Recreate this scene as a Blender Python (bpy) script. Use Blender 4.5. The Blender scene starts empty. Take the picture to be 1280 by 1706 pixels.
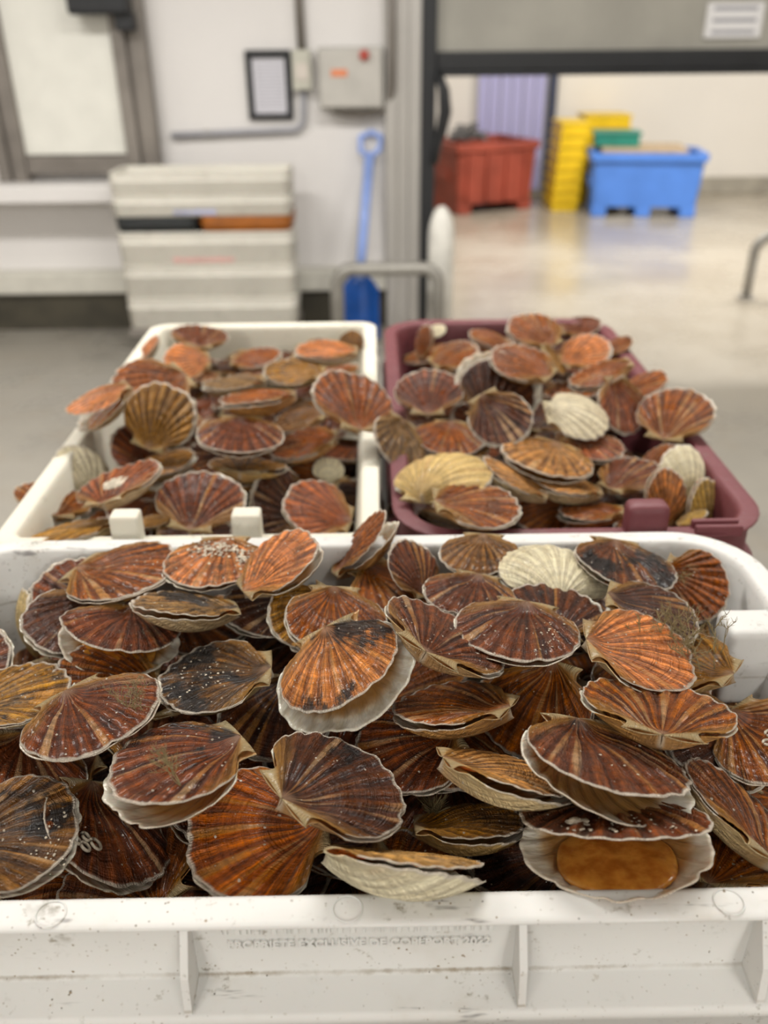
import bpy, bmesh, math, random
from mathutils import Vector, Matrix, Quaternion
C = bpy.context.scene.collection
scn = bpy.context.scene
random.seed(7)
R = math.radians
# ------------------------------------------------------------------ camera, world, lamps, exposure
cam_data = bpy.data.cameras.new('camera')
cam_data.sensor_fit = 'HORIZONTAL'; cam_data.sensor_width = 36.0
cam_data.lens = 1450.0 / 1280.0 * 36.0
cam_data.clip_start = 0.02
cam_data.dof.use_dof = True
cam_data.dof.focus_distance = 0.615
cam_data.dof.aperture_fstop = 5.8
cam = bpy.data.objects.new('camera', cam_data); C.objects.link(cam)
cam.matrix_world = (Matrix.Translation((0, 0, 1.5)) @ Matrix.Rotation(R(-0.55), 4, 'Z')
                    @ Matrix.Rotation(R(90 - 28.7), 4, 'X') @ Matrix.Rotation(R(-0.55), 4, 'Z'))
scn.camera = cam
w = bpy.data.worlds.new('room_air'); scn.world = w; w.use_nodes = True
w.node_tree.nodes['Background'].inputs[0].default_value = (0.9, 0.95, 1, 1)
w.node_tree.nodes['Background'].inputs[1].default_value = 0.05
def area(name, loc, sx, sy, power, col=(1, .96, .9), rot=(0, 0, 0)):
    l = bpy.data.lights.new(name, 'AREA'); l.shape = 'RECTANGLE'; l.size = sx; l.size_y = sy
    l.energy = power; l.color = col
    o = bpy.data.objects.new(name, l); C.objects.link(o); o.location = loc; o.rotation_euler = rot
    return o
WARM = (1.0, .975, .935)
area('ceiling_lamp', (-0.7, 0.75, 3.1), .3, 1.5, 5, WARM)
area('ceiling_lamp', (1.1, 0.2, 3.1), .3, 1.5, 4, WARM)
area('ceiling_lamp', (-1.3, -1.7, 3.1), .3, 1.5, 28, WARM)
area('ceiling_lamp', (1.2, -1.9, 3.1), .3, 1.5, 28, WARM)
area('ceiling_lamp', (-1.5, -4.6, 3.1), .3, 1.5, 160, WARM)
area('ceiling_lamp', (1.5, -4.6, 3.1), .3, 1.5, 160, WARM)
area('ceiling_lamp', (-1.9, 2.3, 3.1), 1.5, .3, 86, WARM)
area('ceiling_lamp', (0.5, 2.1, 3.1), 1.5, .3, 72, WARM)
area('ceiling_lamp', (3.0, 2.3, 3.1), 1.5, .3, 50, WARM)
area('ceiling_lamp', (1.0, 6.6, 3.1), 1.5, .3, 122, (1, .97, .93))
area('ceiling_lamp', (3.4, 6.6, 3.1), 1.5, .3, 122, (1, .97, .93))
vs = scn.view_settings
vs.view_transform = 'Standard'; vs.look = 'None'; vs.gamma = 1.0; vs.use_curve_mapping = False
vs.exposure = 0.0
scn.cycles.use_denoising = True
scn.cycles.max_bounces = 6

# ------------------------------------------------------------------ node helpers
def srgb(r, g, b):
    f = lambda c: (c / 255 / 12.92) if c / 255 <= .04045 else ((c / 255 + .055) / 1.055) ** 2.4
    return (f(r), f(g), f(b), 1.0)
class NB:
    def __init__(s, name):
        s.m = bpy.data.materials.new(name); s.m.use_nodes = True
        s.t = s.m.node_tree; s.b = s.t.nodes['Principled BSDF']
    def n(s, kind, **kw):
        x = s.t.nodes.new('ShaderNode' + kind)
        for k, v in kw.items(): setattr(x, k, v)
        return x
    def put(s, sock, v):
        if isinstance(v, bpy.types.NodeSocket): s.t.links.new(v, sock)
        else: sock.default_value = v
    def math(s, op, a, b=0.0, c=None, clamp=False):
        x = s.n('Math', operation=op, use_clamp=clamp)
        s.put(x.inputs[0], a); s.put(x.inputs[1], b)
        if c is not None: s.put(x.inputs[2], c)
        return x.outputs[0]
    def mul(s, a, b): return s.math('MULTIPLY', a, b)
    def add(s, a, b): return s.math('ADD', a, b)
    def step(s, v, lo, hi, a=0.0, b=1.0):
        x = s.n('MapRange', interpolation_type='SMOOTHSTEP')
        s.put(x.inputs['Value'], v); s.put(x.inputs['From Min'], lo); s.put(x.inputs['From Max'], hi)
        s.put(x.inputs['To Min'], a); s.put(x.inputs['To Max'], b)
        return x.outputs['Result']
    def mix(s, f, a, b, mode='MIX'):
        x = s.n('Mix', data_type='RGBA', blend_type=mode)
        s.put(x.inputs[0], f); s.put(x.inputs[6], a); s.put(x.inputs[7], b)
        return x.outputs[2]
    def xyz(s, x, y, z):
        c = s.n('CombineXYZ'); s.put(c.inputs[0], x); s.put(c.inputs[1], y); s.put(c.inputs[2], z)
        return c.outputs[0]
    def noise(s, vec, scale=1.0, detail=3.0, rough=.55):
        x = s.n('TexNoise'); s.put(x.inputs['Vector'], vec); x.inputs['Scale'].default_value = scale
        x.inputs['Detail'].default_value = detail; x.inputs['Roughness'].default_value = rough
        return x.outputs['Fac']
    def attr(s, name, typ='GEOMETRY'):
        x = s.n('Attribute', attribute_type=typ, attribute_name=name); return x.outputs['Fac']
    def bump(s, h, strength=.3, dist=.01, normal=None):
        x = s.n('Bump'); x.inputs['Strength'].default_value = strength; x.inputs['Distance'].default_value = dist
        s.put(x.inputs['Height'], h)
        if normal is not None: s.put(x.inputs['Normal'], normal)
        return x.outputs[0]
    def obj(s): return s.n('TexCoord').outputs['Object']
    def gen(s): return s.n('TexCoord').outputs['Generated']
    def out(s, col=None, rough=None, normal=None, **kw):
        if col is not None: s.put(s.b.inputs['Base Color'], col)
        if rough is not None: s.put(s.b.inputs['Roughness'], rough)
        if normal is not None: s.put(s.b.inputs['Normal'], normal)
        for k, v in kw.items(): s.put(s.b.inputs[k.replace('_', ' ')], v)
        return s.m

def plain(name, col, rough=.5, metal=0.0, var=.12, scale=8, dirt=0.0, bumpv=.05, **kw):
    nb = NB(name); o = nb.obj()
    n1 = nb.noise(o, scale, 4)
    c = nb.mix(nb.step(n1, .3, .7), tuple(x * (1 - var) for x in col[:3]) + (1,), tuple(min(1, x * (1 + var)) for x in col[:3]) + (1,))
    if dirt:
        n2 = nb.noise(o, scale * .6, 6, .7)
        c = nb.mix(nb.mul(nb.step(n2, .52, .75), dirt), c, (.10, .085, .06, 1))
    return nb.out(c, nb.step(n1, .2, .8, rough * .85, min(1, rough * 1.15)), nb.bump(n1, bumpv, .01), Metallic=metal, **kw)

def shell_material(name, cup=False):
    nb = NB(name)
    u, v, ear = nb.attr('rib_u'), nb.attr('rib_v'), nb.attr('ear')
    oi = nb.n('ObjectInfo'); tint = oi.outputs['Color']; seed = nb.mul(oi.outputs['Random'], 37.0)
    rays, stain, grit = (nb.attr(k, 'OBJECT') for k in ('rays', 'stain', 'grit'))
    o = nb.obj()
    os_ = nb.n('VectorMath', operation='ADD'); nb.put(os_.inputs[0], o); nb.put(os_.inputs[1], nb.xyz(seed, seed, seed)); os_ = os_.outputs[0]
    side = nb.math('ABSOLUTE', nb.math('SUBTRACT', u, .5))
    streak = nb.noise(nb.xyz(nb.mul(u, 46), nb.mul(v, 2.0), seed), 1, 4, .65)
    fine = nb.noise(nb.xyz(nb.mul(u, 150), nb.mul(v, 14.0), seed), 1, 2, .6)
    dark = nb.mix(1.0, tint, (.40, .36, .32, 1) if not cup else (.80, .74, .64, 1), 'MULTIPLY')
    lite = nb.mix(1.0, tint, (1.8, 1.66, 1.3, 1) if not cup else (1.2, 1.18, 1.12, 1), 'MULTIPLY')
    c = nb.mix(nb.step(streak, .32, .70), dark, lite)
    ridge = nb.math('COSINE', nb.mul(u, 2 * math.pi * 13)); ridge = nb.step(ridge, -.7, .6)
    c = nb.mix(nb.mul(nb.math('SUBTRACT', 1.0, ridge), .7 if not cup else .26), c, nb.mix(1.0, c, (.38, .30, .27, 1), 'MULTIPLY'))  # shade painted into the grooves between ribs to strengthen the relief
    wob = nb.noise(nb.xyz(nb.mul(u, 3), nb.mul(v, 2), seed), 1, 2)
    # radial rays of paler colour
    rn = nb.noise(nb.xyz(nb.mul(u, 13), nb.mul(v, .45), nb.add(seed, 5)), 1, 2, .5)
    rf = nb.mul(nb.mul(nb.step(rn, nb.math('SUBTRACT', .60, nb.mul(rays, .10)), nb.math('SUBTRACT', .67, nb.mul(rays, .10))), nb.step(ridge, .1, .7)), nb.math('POWER', rays, .6))
    c = nb.mix(nb.mul(rf, .85), c, nb.mix(nb.step(wob, .4, .6), (.50, .24, .085, 1), (.58, .38, .21, 1)) if not cup else (.50, .22, .10, 1))
    # growth bands
    band = nb.noise(nb.xyz(nb.mul(nb.add(v, nb.mul(wob, .12)), 15), nb.mul(u, .8), nb.add(seed, 2)), 1, 3, .6)
    bc = nb.step(band, .3, .7, .62 if not cup else .82, 1.22 if not cup else 1.1)
    c = nb.mix(1.0, c, nb.xyz(bc, bc, bc), 'MULTIPLY')
    # pale ochre shoulders
    if not cup:
        sh = nb.mul(nb.step(nb.add(side, nb.mul(nb.math('SUBTRACT', wob, .5), .22)), .34, .50), .75)
        c = nb.mix(sh, c, nb.mix(nb.step(streak, .3, .7), (.25, .11, .028, 1), (.52, .29, .095, 1)))
        c = nb.mix(nb.step(v, .16, .0, 0, .55), c, (.62, .40, .27, 1))
    else:
        c = nb.mix(nb.mul(nb.step(v, .45, .0, 0, .65), nb.step(rays, .14, .25)), c, (.50, .27, .11, 1))
        c = nb.mix(nb.step(v, .07, .0, 0, .6), c, (.7, .6, .45, 1))
    # mud film, then black stain patches
    mn = nb.noise(os_, 4.5, 6, .7)
    mud = nb.mul(nb.step(mn, nb.math('SUBTRACT', .78, nb.mul(grit, .34)), nb.math('SUBTRACT', .95, nb.mul(grit, .30))), .7)
    c = nb.mix(mud, c, (.085, .062, .038, 1))
    sn = nb.add(nb.mul(nb.noise(os_, 1.6, 3, .6), .75), nb.mul(nb.noise(nb.xyz(nb.mul(u, 40), nb.mul(v, 6), seed), 1, 4, .7), .25))
    th = nb.math('SUBTRACT', .715, nb.mul(stain, .38))
    sf = nb.mul(nb.step(sn, th, nb.add(th, .07)), .93)
    c = nb.mix(sf, c, (.011, .009, .008, 1))
    # ears
    en = nb.noise(os_, 14, 3)
    c = nb.mix(nb.mul(ear, nb.step(en, .2, .7, .95, .6)), c, (.47, .38, .22, 1))
    if not cup:
        hs_ = nb.n('HueSaturation'); hs_.inputs['Saturation'].default_value = 1.1; hs_.inputs['Value'].default_value = .88
        nb.put(hs_.inputs['Color'], c); c = hs_.outputs[0]
    # short dark nicks and pale specks of shell and sand
    vo = nb.n('TexVoronoi', feature='F1'); nb.put(vo.inputs['Vector'], os_); vo.inputs['Scale'].default_value = 34
    sp = nb.n('SeparateColor'); nb.put(sp.inputs[0], vo.outputs['Color'])
    rad = nb.mul(nb.step(sp.outputs[0], nb.math('SUBTRACT', .90, nb.mul(grit, .48)), 1.0), nb.add(.08, nb.mul(nb.mul(sp.outputs[1], sp.outputs[1]), .40)))
    dw = nb.add(vo.outputs['Distance'], nb.mul(nb.math('SUBTRACT', nb.noise(os_, 60, 2), .5), .55))
    spk = nb.step(dw, rad, nb.math('SUBTRACT', rad, .05))
    spk = nb.mul(spk, nb.step(rad, .02, .06))
    c = nb.mix(nb.mul(spk, .85), c, nb.mix(sp.outputs[2], (.70, .64, .54, 1), (.42, .34, .24, 1)))
    # pale growing edge
    en2 = nb.noise(nb.xyz(nb.mul(u, 22), 0.0, seed), 1, 3)
    edge = nb.step(nb.add(v, nb.mul(nb.math('SUBTRACT', en2, .5), .05)), .962, .990)
    edge = nb.mul(edge, nb.math('SUBTRACT', 1.0, ear))
    c = nb.mix(nb.mul(edge, .85), c, (.66, .58, .47, 1))
    lam = nb.noise(nb.xyz(nb.mul(u, 5), nb.mul(v, 55), seed), 1, 2, .5)
    h = nb.add(nb.add(nb.mul(fine, .35), nb.mul(streak, .6)), nb.add(nb.mul(lam, .35), nb.add(nb.mul(mn, .6), nb.mul(spk, .9))))
    nm = nb.bump(h, .7, .03)
    rg = nb.step(nb.noise(os_, 6, 3), .3, .7, .24, .55)
    nb.b.inputs['Specular IOR Level'].default_value = .38; nb.b.inputs['Coat Weight'].default_value = .10; nb.b.inputs['Coat Roughness'].default_value = .15
    return nb.out(c, rg, nm)

def inner_material():
    nb = NB('shell_lining'); u, v = nb.attr('rib_u'), nb.attr('rib_v'); o = nb.obj()
    n1 = nb.noise(nb.xyz(nb.mul(u, 26), nb.mul(v, 3), 0.0), 1, 3); n2 = nb.noise(o, 7, 4)
    c = nb.mix(nb.step(n1, .3, .7), (.50, .42, .32, 1), (.70, .63, .53, 1))
    c = nb.mix(nb.mul(nb.step(nb.add(v, nb.mul(n2, .2)), 1.0, .84), nb.step(n2, .25, .6, .35, .9)), c, (.44, .25, .09, 1))
    c = nb.mix(nb.mul(nb.step(v, .84, .70), .85), c, (.30, .14, .035, 1))
    return nb.out(c, .22, nb.bump(n1, .25, .02), Subsurface_Weight=.15, Subsurface_Scale=.02)

def crate_material(name, base, grime, amt=.5, joint=None):
    nb = NB(name); o = nb.obj()
    n1 = nb.noise(o, 9, 5, .65); n2 = nb.noise(o, 34, 5, .7); n3 = nb.noise(o, 3, 3); n4 = nb.noise(o, 140, 4, .7)
    c = nb.mix(nb.step(n3, .3, .7), tuple(x * .9 for x in base[:3]) + (1,), base)
    c = nb.mix(nb.mul(nb.step(n1, .52, .80), amt * .45), c, grime)
    c = nb.mix(nb.mul(nb.mul(nb.step(n4, .58, .68), nb.step(n2, .48, .62)), amt * .8), c, tuple(x * .55 for x in grime[:3]) + (1,))
    c = nb.mix(nb.mul(nb.mul(nb.step(n2, .60, .70), nb.step(n1, .42, .6)), amt * .8), c, tuple(x * .5 for x in grime[:3]) + (1,))
    if joint is not None:
        sz = nb.n('SeparateXYZ'); nb.put(sz.inputs[0], o)
        dz = nb.math('ABSOLUTE', nb.math('SUBTRACT', sz.outputs[2], joint))
        c = nb.mix(nb.mul(nb.step(nb.add(dz, nb.mul(n4, .0035)), .0036, .0014), nb.step(n1, .38, .62, .15, .85)), c, (.20, .15, .085, 1))
    for scale, lo, hi, r0, r1 in ((62, .93, .94, .15, .07), (210, .925, .935, .25, .12), (430, .93, .94, .32, .18)):
        vo = nb.n('TexVoronoi', feature='F1'); nb.put(vo.inputs['Vector'], o); vo.inputs['Scale'].default_value = scale
        sp = nb.n('SeparateColor'); nb.put(sp.inputs[0], vo.outputs['Color'])
        dd = nb.add(vo.outputs['Distance'], nb.mul(nb.math('SUBTRACT', nb.noise(o, scale * 3.0, 2), .5), .35))
        dot = nb.mul(nb.mul(nb.step(dd, r0, r1), nb.step(sp.outputs[0], lo, hi)), nb.step(nb.mul(n3, n1), .20, .30, .15, 1))
        c = nb.mix(nb.mul(dot, min(1, amt * 1.2)), c, nb.mix(sp.outputs[1], (.045, .035, .025, 1), (.25, .18, .10, 1)))
    sc_ = nb.n('Mapping'); nb.put(sc_.inputs[0], o); sc_.inputs['Scale'].default_value = (25, 210, 80); sc_.inputs['Rotation'].default_value = (0, 0, .7)
    scr = nb.noise(sc_.outputs[0], 1, 3)
    c = nb.mix(nb.mul(nb.mul(nb.step(scr, .60, .70), nb.step(n1, .50, .62)), amt), c, (.20, .19, .18, 1))
    return nb.out(c, nb.step(n2, .3, .7, .48, .66), nb.bump(nb.add(nb.mul(n1, .6), nb.mul(n2, .3)), .18, .004), Subsurface_Weight=.06, Subsurface_Scale=.01)

M_FLAT = shell_material('flat_valve_shell')
M_CUP = shell_material('cupped_valve_shell', True)
M_IN = inner_material()
M_FLESH = None
def flesh_material():
    nb = NB('scallop_flesh'); o = nb.obj(); n = nb.noise(o, 9, 4)
    c = nb.mix(nb.step(n, .3, .7), (.36, .11, .012, 1), (.58, .23, .035, 1))
    return nb.out(c, .12, nb.bump(n, .07, .03), Subsurface_Weight=.3, Subsurface_Scale=.05)
M_FLESH = flesh_material()
M_WHITE_CRATE = crate_material('white_crate_plastic', (.625, .612, .58, 1), (.36, .30, .20, 1), .9, 1.0062)
M_OLD_CRATE = crate_material('aged_white_crate_plastic', (.68, .64, .53, 1), (.32, .26, .16, 1), .5)
M_MAROON = crate_material('maroon_crate_plastic', (.135, .030, .036, 1), (.24, .13, .11, 1), .45)
M_STACK = crate_material('stacked_crate_plastic', (.72, .69, .61, 1), (.40, .36, .29, 1), .6)
M_ALGAE = plain('dried_seaweed', (.20, .15, .065), .8)
M_LIME = plain('barnacle_lime', (.44, .38, .29), .8, var=.3, scale=14, bumpv=.5)
M_WALL = plain('white_wall_panel', (.76, .735, .715), .45, var=.03, scale=.8, dirt=.0)
M_CEIL = plain('ceiling_panel', (.55, .54, .52), .7, var=.03)
M_STEEL = plain('brushed_steel', (.42, .40, .37), .38, .75, .12, 3)
M_GREYPOST = plain('dull_grey_steel', (.24, .215, .19), .5, .3, .2, 3)
M_RAIL = plain('worn_rail_steel', (.30, .285, .255), .45, .45, .15, 3)
M_BLACK = plain('black_rubber', (.012, .013, .015), .45)
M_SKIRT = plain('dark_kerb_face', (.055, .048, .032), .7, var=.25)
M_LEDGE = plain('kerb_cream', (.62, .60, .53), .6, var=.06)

# ------------------------------------------------------------------ object helpers
def tag(o, label=None, cat=None, group=None, kind=None):
    if label: o['label'] = label
    if cat: o['category'] = cat
    if group: o['group'] = group
    if kind: o['kind'] = kind
    return o
def empty(name, loc=(0, 0, 0), rz=0.0, label=None, cat=None, group=None):
    o = bpy.data.objects.new(name, None); C.objects.link(o); o.location = loc; o.rotation_euler = (0, 0, rz)
    o.empty_display_size = .05
    return tag(o, label, cat, group)
def link(name, me, mats=None, parent=None):
    o = bpy.data.objects.new(name, me); C.objects.link(o)
    if mats is not None:
        me.materials.clear()
        for m in (mats if isinstance(mats, (list, tuple)) else [mats]): me.materials.append(m)
    if parent: o.parent = parent
    return o
def mesh(name, bm, mats, parent=None, smooth=False):
    bmesh.ops.recalc_face_normals(bm, faces=bm.faces)
    me = bpy.data.meshes.new(name); bm.to_mesh(me); bm.free()
    if smooth: me.polygons.foreach_set('use_smooth', [True] * len(me.polygons))
    return link(name, me, mats, parent)
def box(bm, lo, hi, bev=0.0, rot=None, pivot=None):
    lo, hi = Vector(lo), Vector(hi)
    r = bmesh.ops.create_cube(bm, size=1.0, matrix=Matrix.Translation((lo + hi) / 2) @ Matrix.Diagonal((*(hi - lo), 1)))
    vs_ = r['verts']
    if bev > 0:
        es = list({e for v in vs_ for e in v.link_edges})
        rb = bmesh.ops.bevel(bm, geom=es, offset=bev, segments=3, affect='EDGES', profile=.6)
        vs_ = list({v for f in rb['faces'] for v in f.verts} | {v for v in vs_ if v.is_valid})
    if rot is not None:
        bmesh.ops.transform(bm, matrix=Matrix.Translation(pivot) @ rot @ Matrix.Translation(-Vector(pivot)), verts=vs_)
    return vs_
def tube(bm, pts, r, seg=12, cap=True):
    pts = [Vector(p) for p in pts]; rings = []
    up = Vector((0, 0, 1)); prev = None
    for i, p in enumerate(pts):
        t = (pts[min(i + 1, len(pts) - 1)] - pts[max(i - 1, 0)]).normalized()
        if prev is None:
            a = t.cross(up if abs(t.z) < .9 else Vector((1, 0, 0))).normalized()
        else:
            a = (prev - t * prev.dot(t)).normalized()
        prev = a; b = t.cross(a)
        rr = r[i] if isinstance(r, (list, tuple)) else r
        rings.append([bm.verts.new(p + rr * (math.cos(2 * math.pi * k / seg) * a + math.sin(2 * math.pi * k / seg) * b)) for k in range(seg)])
    for A_, B_ in zip(rings, rings[1:]):
        for k in range(seg):
            bm.faces.new((A_[k], A_[(k + 1) % seg], B_[(k + 1) % seg], B_[k]))
    if cap:
        bm.faces.new(rings[0][::-1]); bm.faces.new(rings[-1])
def arc(c, r, a0, a1, n, ax=(1, 0, 0), ay=(0, 0, 1)):
    ax, ay, c = Vector(ax), Vector(ay), Vector(c)
    return [c + r * (math.cos(R(a0 + (a1 - a0) * i / n)) * ax + math.sin(R(a0 + (a1 - a0) * i / n)) * ay) for i in range(n + 1)]
def simple_box(name, lo, hi, mat, parent=None, bev=.004, kind=None):
    bm = bmesh.new(); box(bm, lo, hi, bev); o = mesh(name, bm, mat, parent)
    return tag(o, kind=kind) if kind else o

# ------------------------------------------------------------------ the room
def floor_mat():
    nb = NB('wet_concrete_floor'); g = nb.n('NewGeometry').outputs['Position']
    n1 = nb.noise(g, .8, 5, .6); n2 = nb.noise(g, 5, 5, .65)
    sep = nb.n('SeparateXYZ'); nb.put(sep.inputs[0], g)
    c = nb.mix(nb.step(n1, .3, .7), (.215, .20, .175, 1), (.33, .305, .26, 1))
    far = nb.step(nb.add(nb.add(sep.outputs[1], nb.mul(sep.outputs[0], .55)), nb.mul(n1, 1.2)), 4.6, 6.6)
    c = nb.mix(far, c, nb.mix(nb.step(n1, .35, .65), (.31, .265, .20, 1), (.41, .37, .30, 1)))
    c = nb.mix(nb.mul(nb.step(n2, .5, .8), .35), c, (.26, .20, .13, 1))
    return nb.out(c, nb.step(n1, .35, .65, .14, .34), nb.bump(n2, .06, .01))
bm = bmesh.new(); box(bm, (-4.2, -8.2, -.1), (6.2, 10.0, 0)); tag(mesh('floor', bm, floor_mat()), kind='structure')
tag(simple_box('ceiling', (-4.2, -8.2, 3.2), (6.2, 10.0, 3.3), M_CEIL), kind='structure')
simple_box('wall_left', (-4.2, -8.2, 0), (-4.0, 10, 3.2), M_WALL, kind='structure')
simple_box('wall_right', (6.0, -8.2, 0), (6.2, 10, 3.2), M_WALL, kind='structure')
simple_box('wall_front', (-4.0, -8.2, 0), (6.0, -8.0, 3.2), M_WALL, kind='structure')
simple_box('wall_back', (-4.0, 5.10, 0), (.075, 5.30, 3.2), M_WALL, kind='structure')
simple_box('wall_far', (-4.0, 9.75, 0), (6.0, 9.95, 3.2), plain('far_room_wall', (.80, .76, .69), .5, var=.03, scale=.8), kind='structure')
simple_box('wall_side', (4.3, 5.1, 0), (6.0, 5.3, 3.2), M_WALL, kind='structure')
# raised kerb along the foot of the wall
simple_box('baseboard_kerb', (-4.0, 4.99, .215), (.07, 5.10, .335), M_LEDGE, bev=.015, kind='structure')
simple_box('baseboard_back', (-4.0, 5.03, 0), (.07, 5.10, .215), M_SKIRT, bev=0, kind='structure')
simple_box('baseboard_far', (-4.0, 9.68, 0), (6.0, 9.75, .16), plain('far_kerb', (.36, .33, .27), .6), bev=.01, kind='structure')
# steel door jamb with folded ridges
bm = bmesh.new()
box(bm, (.075, 5.0, 0), (.135, 5.32, 3.2), .004); box(bm, (.135, 5.015, 0), (.2, 5.32, 3.2), .004); box(bm, (.2, 4.995, 0), (.262, 5.32, 3.2), .004)
tag(mesh('trim_1', bm, plain('jamb_steel', (.47, .45, .42), .42, .35, .06, 1.5)), kind='structure')
simple_box('trim_2', (.262, 4.98, 0), (.338, 5.34, 3.2), M_BLACK, bev=.006, kind='structure')
simple_box('trim_3', (4.2, 4.98, 0), (4.3, 5.34, 3.2), M_BLACK, bev=.006, kind='structure')
# half-raised roller door: grey sheet, black bottom bar, paper notice
door = bpy.data.objects.new('door_1', None); C.objects.link(door); door.location = (2.3, 5.05, 1.317); tag(door, kind='structure')
def rel(o, p):
    o.parent = p; o.matrix_parent_inverse = Matrix.Translation(-Vector(p.location)); return o
rel(simple_box('door_sheet', (.338, 5.04, 1.42), (4.2, 5.07, 3.15), plain('grey_door_sheet', (.36, .345, .30), .4, var=.1, scale=2.2)), door)
bm = bmesh.new(); box(bm, (.338, 5.0, 1.335), (4.2, 5.10, 1.425), .012); box(bm, (.338, 4.995, 1.312), (4.2, 5.105, 1.336), .004)
rel(mesh('door_bottom_bar', bm, M_BLACK), door)

def notice_mat(name, base, ink, rows, cols, thr=.5):
    nb = NB(name); g = nb.gen(); s_ = nb.n('SeparateXYZ'); nb.put(s_.inputs[0], g)
    row = nb.math('FRACT', nb.mul(s_.outputs[2], rows))
    line = nb.mul(nb.step(row, .30, .38), nb.step(row, .72, .64))
    wn = nb.noise(nb.xyz(nb.mul(s_.outputs[0], cols), nb.math('FLOOR', nb.mul(s_.outputs[2], rows)), 0.0), 1, 2)
    msk = nb.mul(nb.mul(nb.step(s_.outputs[0], .10, .12), nb.step(s_.outputs[0], .90, .88)), nb.mul(nb.step(s_.outputs[2], .08, .1), nb.step(s_.outputs[2], .93, .9)))
    f = nb.mul(nb.mul(line, msk), nb.step(wn, thr - .08, thr))
    return nb.out(nb.mix(nb.mul(f, .8), base, ink), .5)
sg = simple_box('door_notice', (1.70, 5.02, 1.475), (1.985, 5.042, 1.63), notice_mat('door_notice_paper', (.78, .77, .77, 1), (.2, .2, .24, 1), 3.0, 7, .42), bev=0)
tag(sg, 'white paper notice fixed on the grey roller door, upper right', 'notice')

# ------------------------------------------------------------------ crates
def rr_loop(x0, x1, y0, y1, off, rad, ns=14, nc=8):
    r = max(.004, rad + off); X0, X1, Y0, Y1 = x0 - off, x1 + off, y0 - off, y1 + off
    pts = []
    def seg(a, b):
        for i in range(ns): pts.append((a[0] + (b[0] - a[0]) * i / ns, a[1] + (b[1] - a[1]) * i / ns))
    def cor(cx, cy, a0):
        for i in range(nc): pts.append((cx + r * math.cos(R(a0 + 90 * i / nc)), cy + r * math.sin(R(a0 + 90 * i / nc))))
    seg((X0 + r, Y0), (X1 - r, Y0)); cor(X1 - r, Y0 + r, -90)
    seg((X1, Y0 + r), (X1, Y1 - r)); cor(X1 - r, Y1 - r, 0)
    seg((X1 - r, Y1), (X0 + r, Y1)); cor(X0 + r, Y1 - r, 90)
    seg((X0, Y1 - r), (X0, Y0 + r)); cor(X0 + r, Y0 + r, 180)
    return pts
def crate_body(x0, x1, y0, y1, rim, h, mat, parent, rad=.055, ledge=.04, lz=.056, notch=None, ns=14, tp=.012, name='crate_body', wo=.0145, fo=.006):
    """Open fish crate: inner floor, inner wall, rolled rim, lip, recessed wall, lower ledge, outer wall, underside."""
    prof = [(-.05, -h + .012), (-tp - .004, -h + .014), (-tp, -h + .022), (-.004, -.025), (-.001, -.008), (.001, -.0025), (.0035, -.0004), (.006, 0), (.0185, -.0004), (.0214, -.0009), (.0225, -.0020), (.0226, -.0032),
            (.0215, -.0043), (wo + .0015, -.0048), (wo, -.0075), (wo, -lz + .003), (min(wo + .0025, ledge - .004), -lz), (ledge - .003, -lz - .0015), (ledge, -lz - .004), (ledge, -lz - .010), (ledge - fo, -lz - .013), (ledge - fo - .004, -h + .004), (ledge - fo - .008, -h), (-.05, -h)]
    bm = bmesh.new(); rings = []
    for off, z in prof:
        ring = []
        for (x, y) in rr_loop(x0, x1, y0, y1, off, rad, ns):
            zz = z
            if notch and z > -lz and (x > x1 - .03 or x < x0 + .03):
                a, b = notch
                t = max(0, min(1, (y - a) / .02)) * max(0, min(1, (b - y) / .02)); t = t * t * (3 - 2 * t)
                zz = z * (1 - t) + (-lz + (z + lz) * .12) * t
            ring.append(bm.verts.new((x, y, rim + zz)))
        rings.append(ring)
    n = len(rings[0])
    for A_, B_ in zip(rings, rings[1:]):
        for k in range(n): bm.faces.new((A_[k], A_[(k + 1) % n], B_[(k + 1) % n], B_[k]))
    bm.faces.new(rings[0]); bm.faces.new(rings[-1][::-1])
    o = mesh(name, bm, mat, parent, smooth=True)
    o.parent = parent; o.matrix_parent_inverse = Matrix.Translation(-Vector(parent.location))
    return o
RIM = 1.06; CH = .16
def poly_plate(name, yz, x, th, mat, parent):
    bm = bmesh.new(); a = [bm.verts.new((x - th / 2, y, z)) for y, z in yz]; b = [bm.verts.new((x + th / 2, y, z)) for y, z in yz]
    bm.faces.new(a); bm.faces.new(b[::-1]); n = len(yz)
    for i in range(n): bm.faces.new((a[i], b[i], b[(i + 1) % n], a[(i + 1) % n]))
    return rel(mesh(name, bm, mat, parent), parent)
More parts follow.
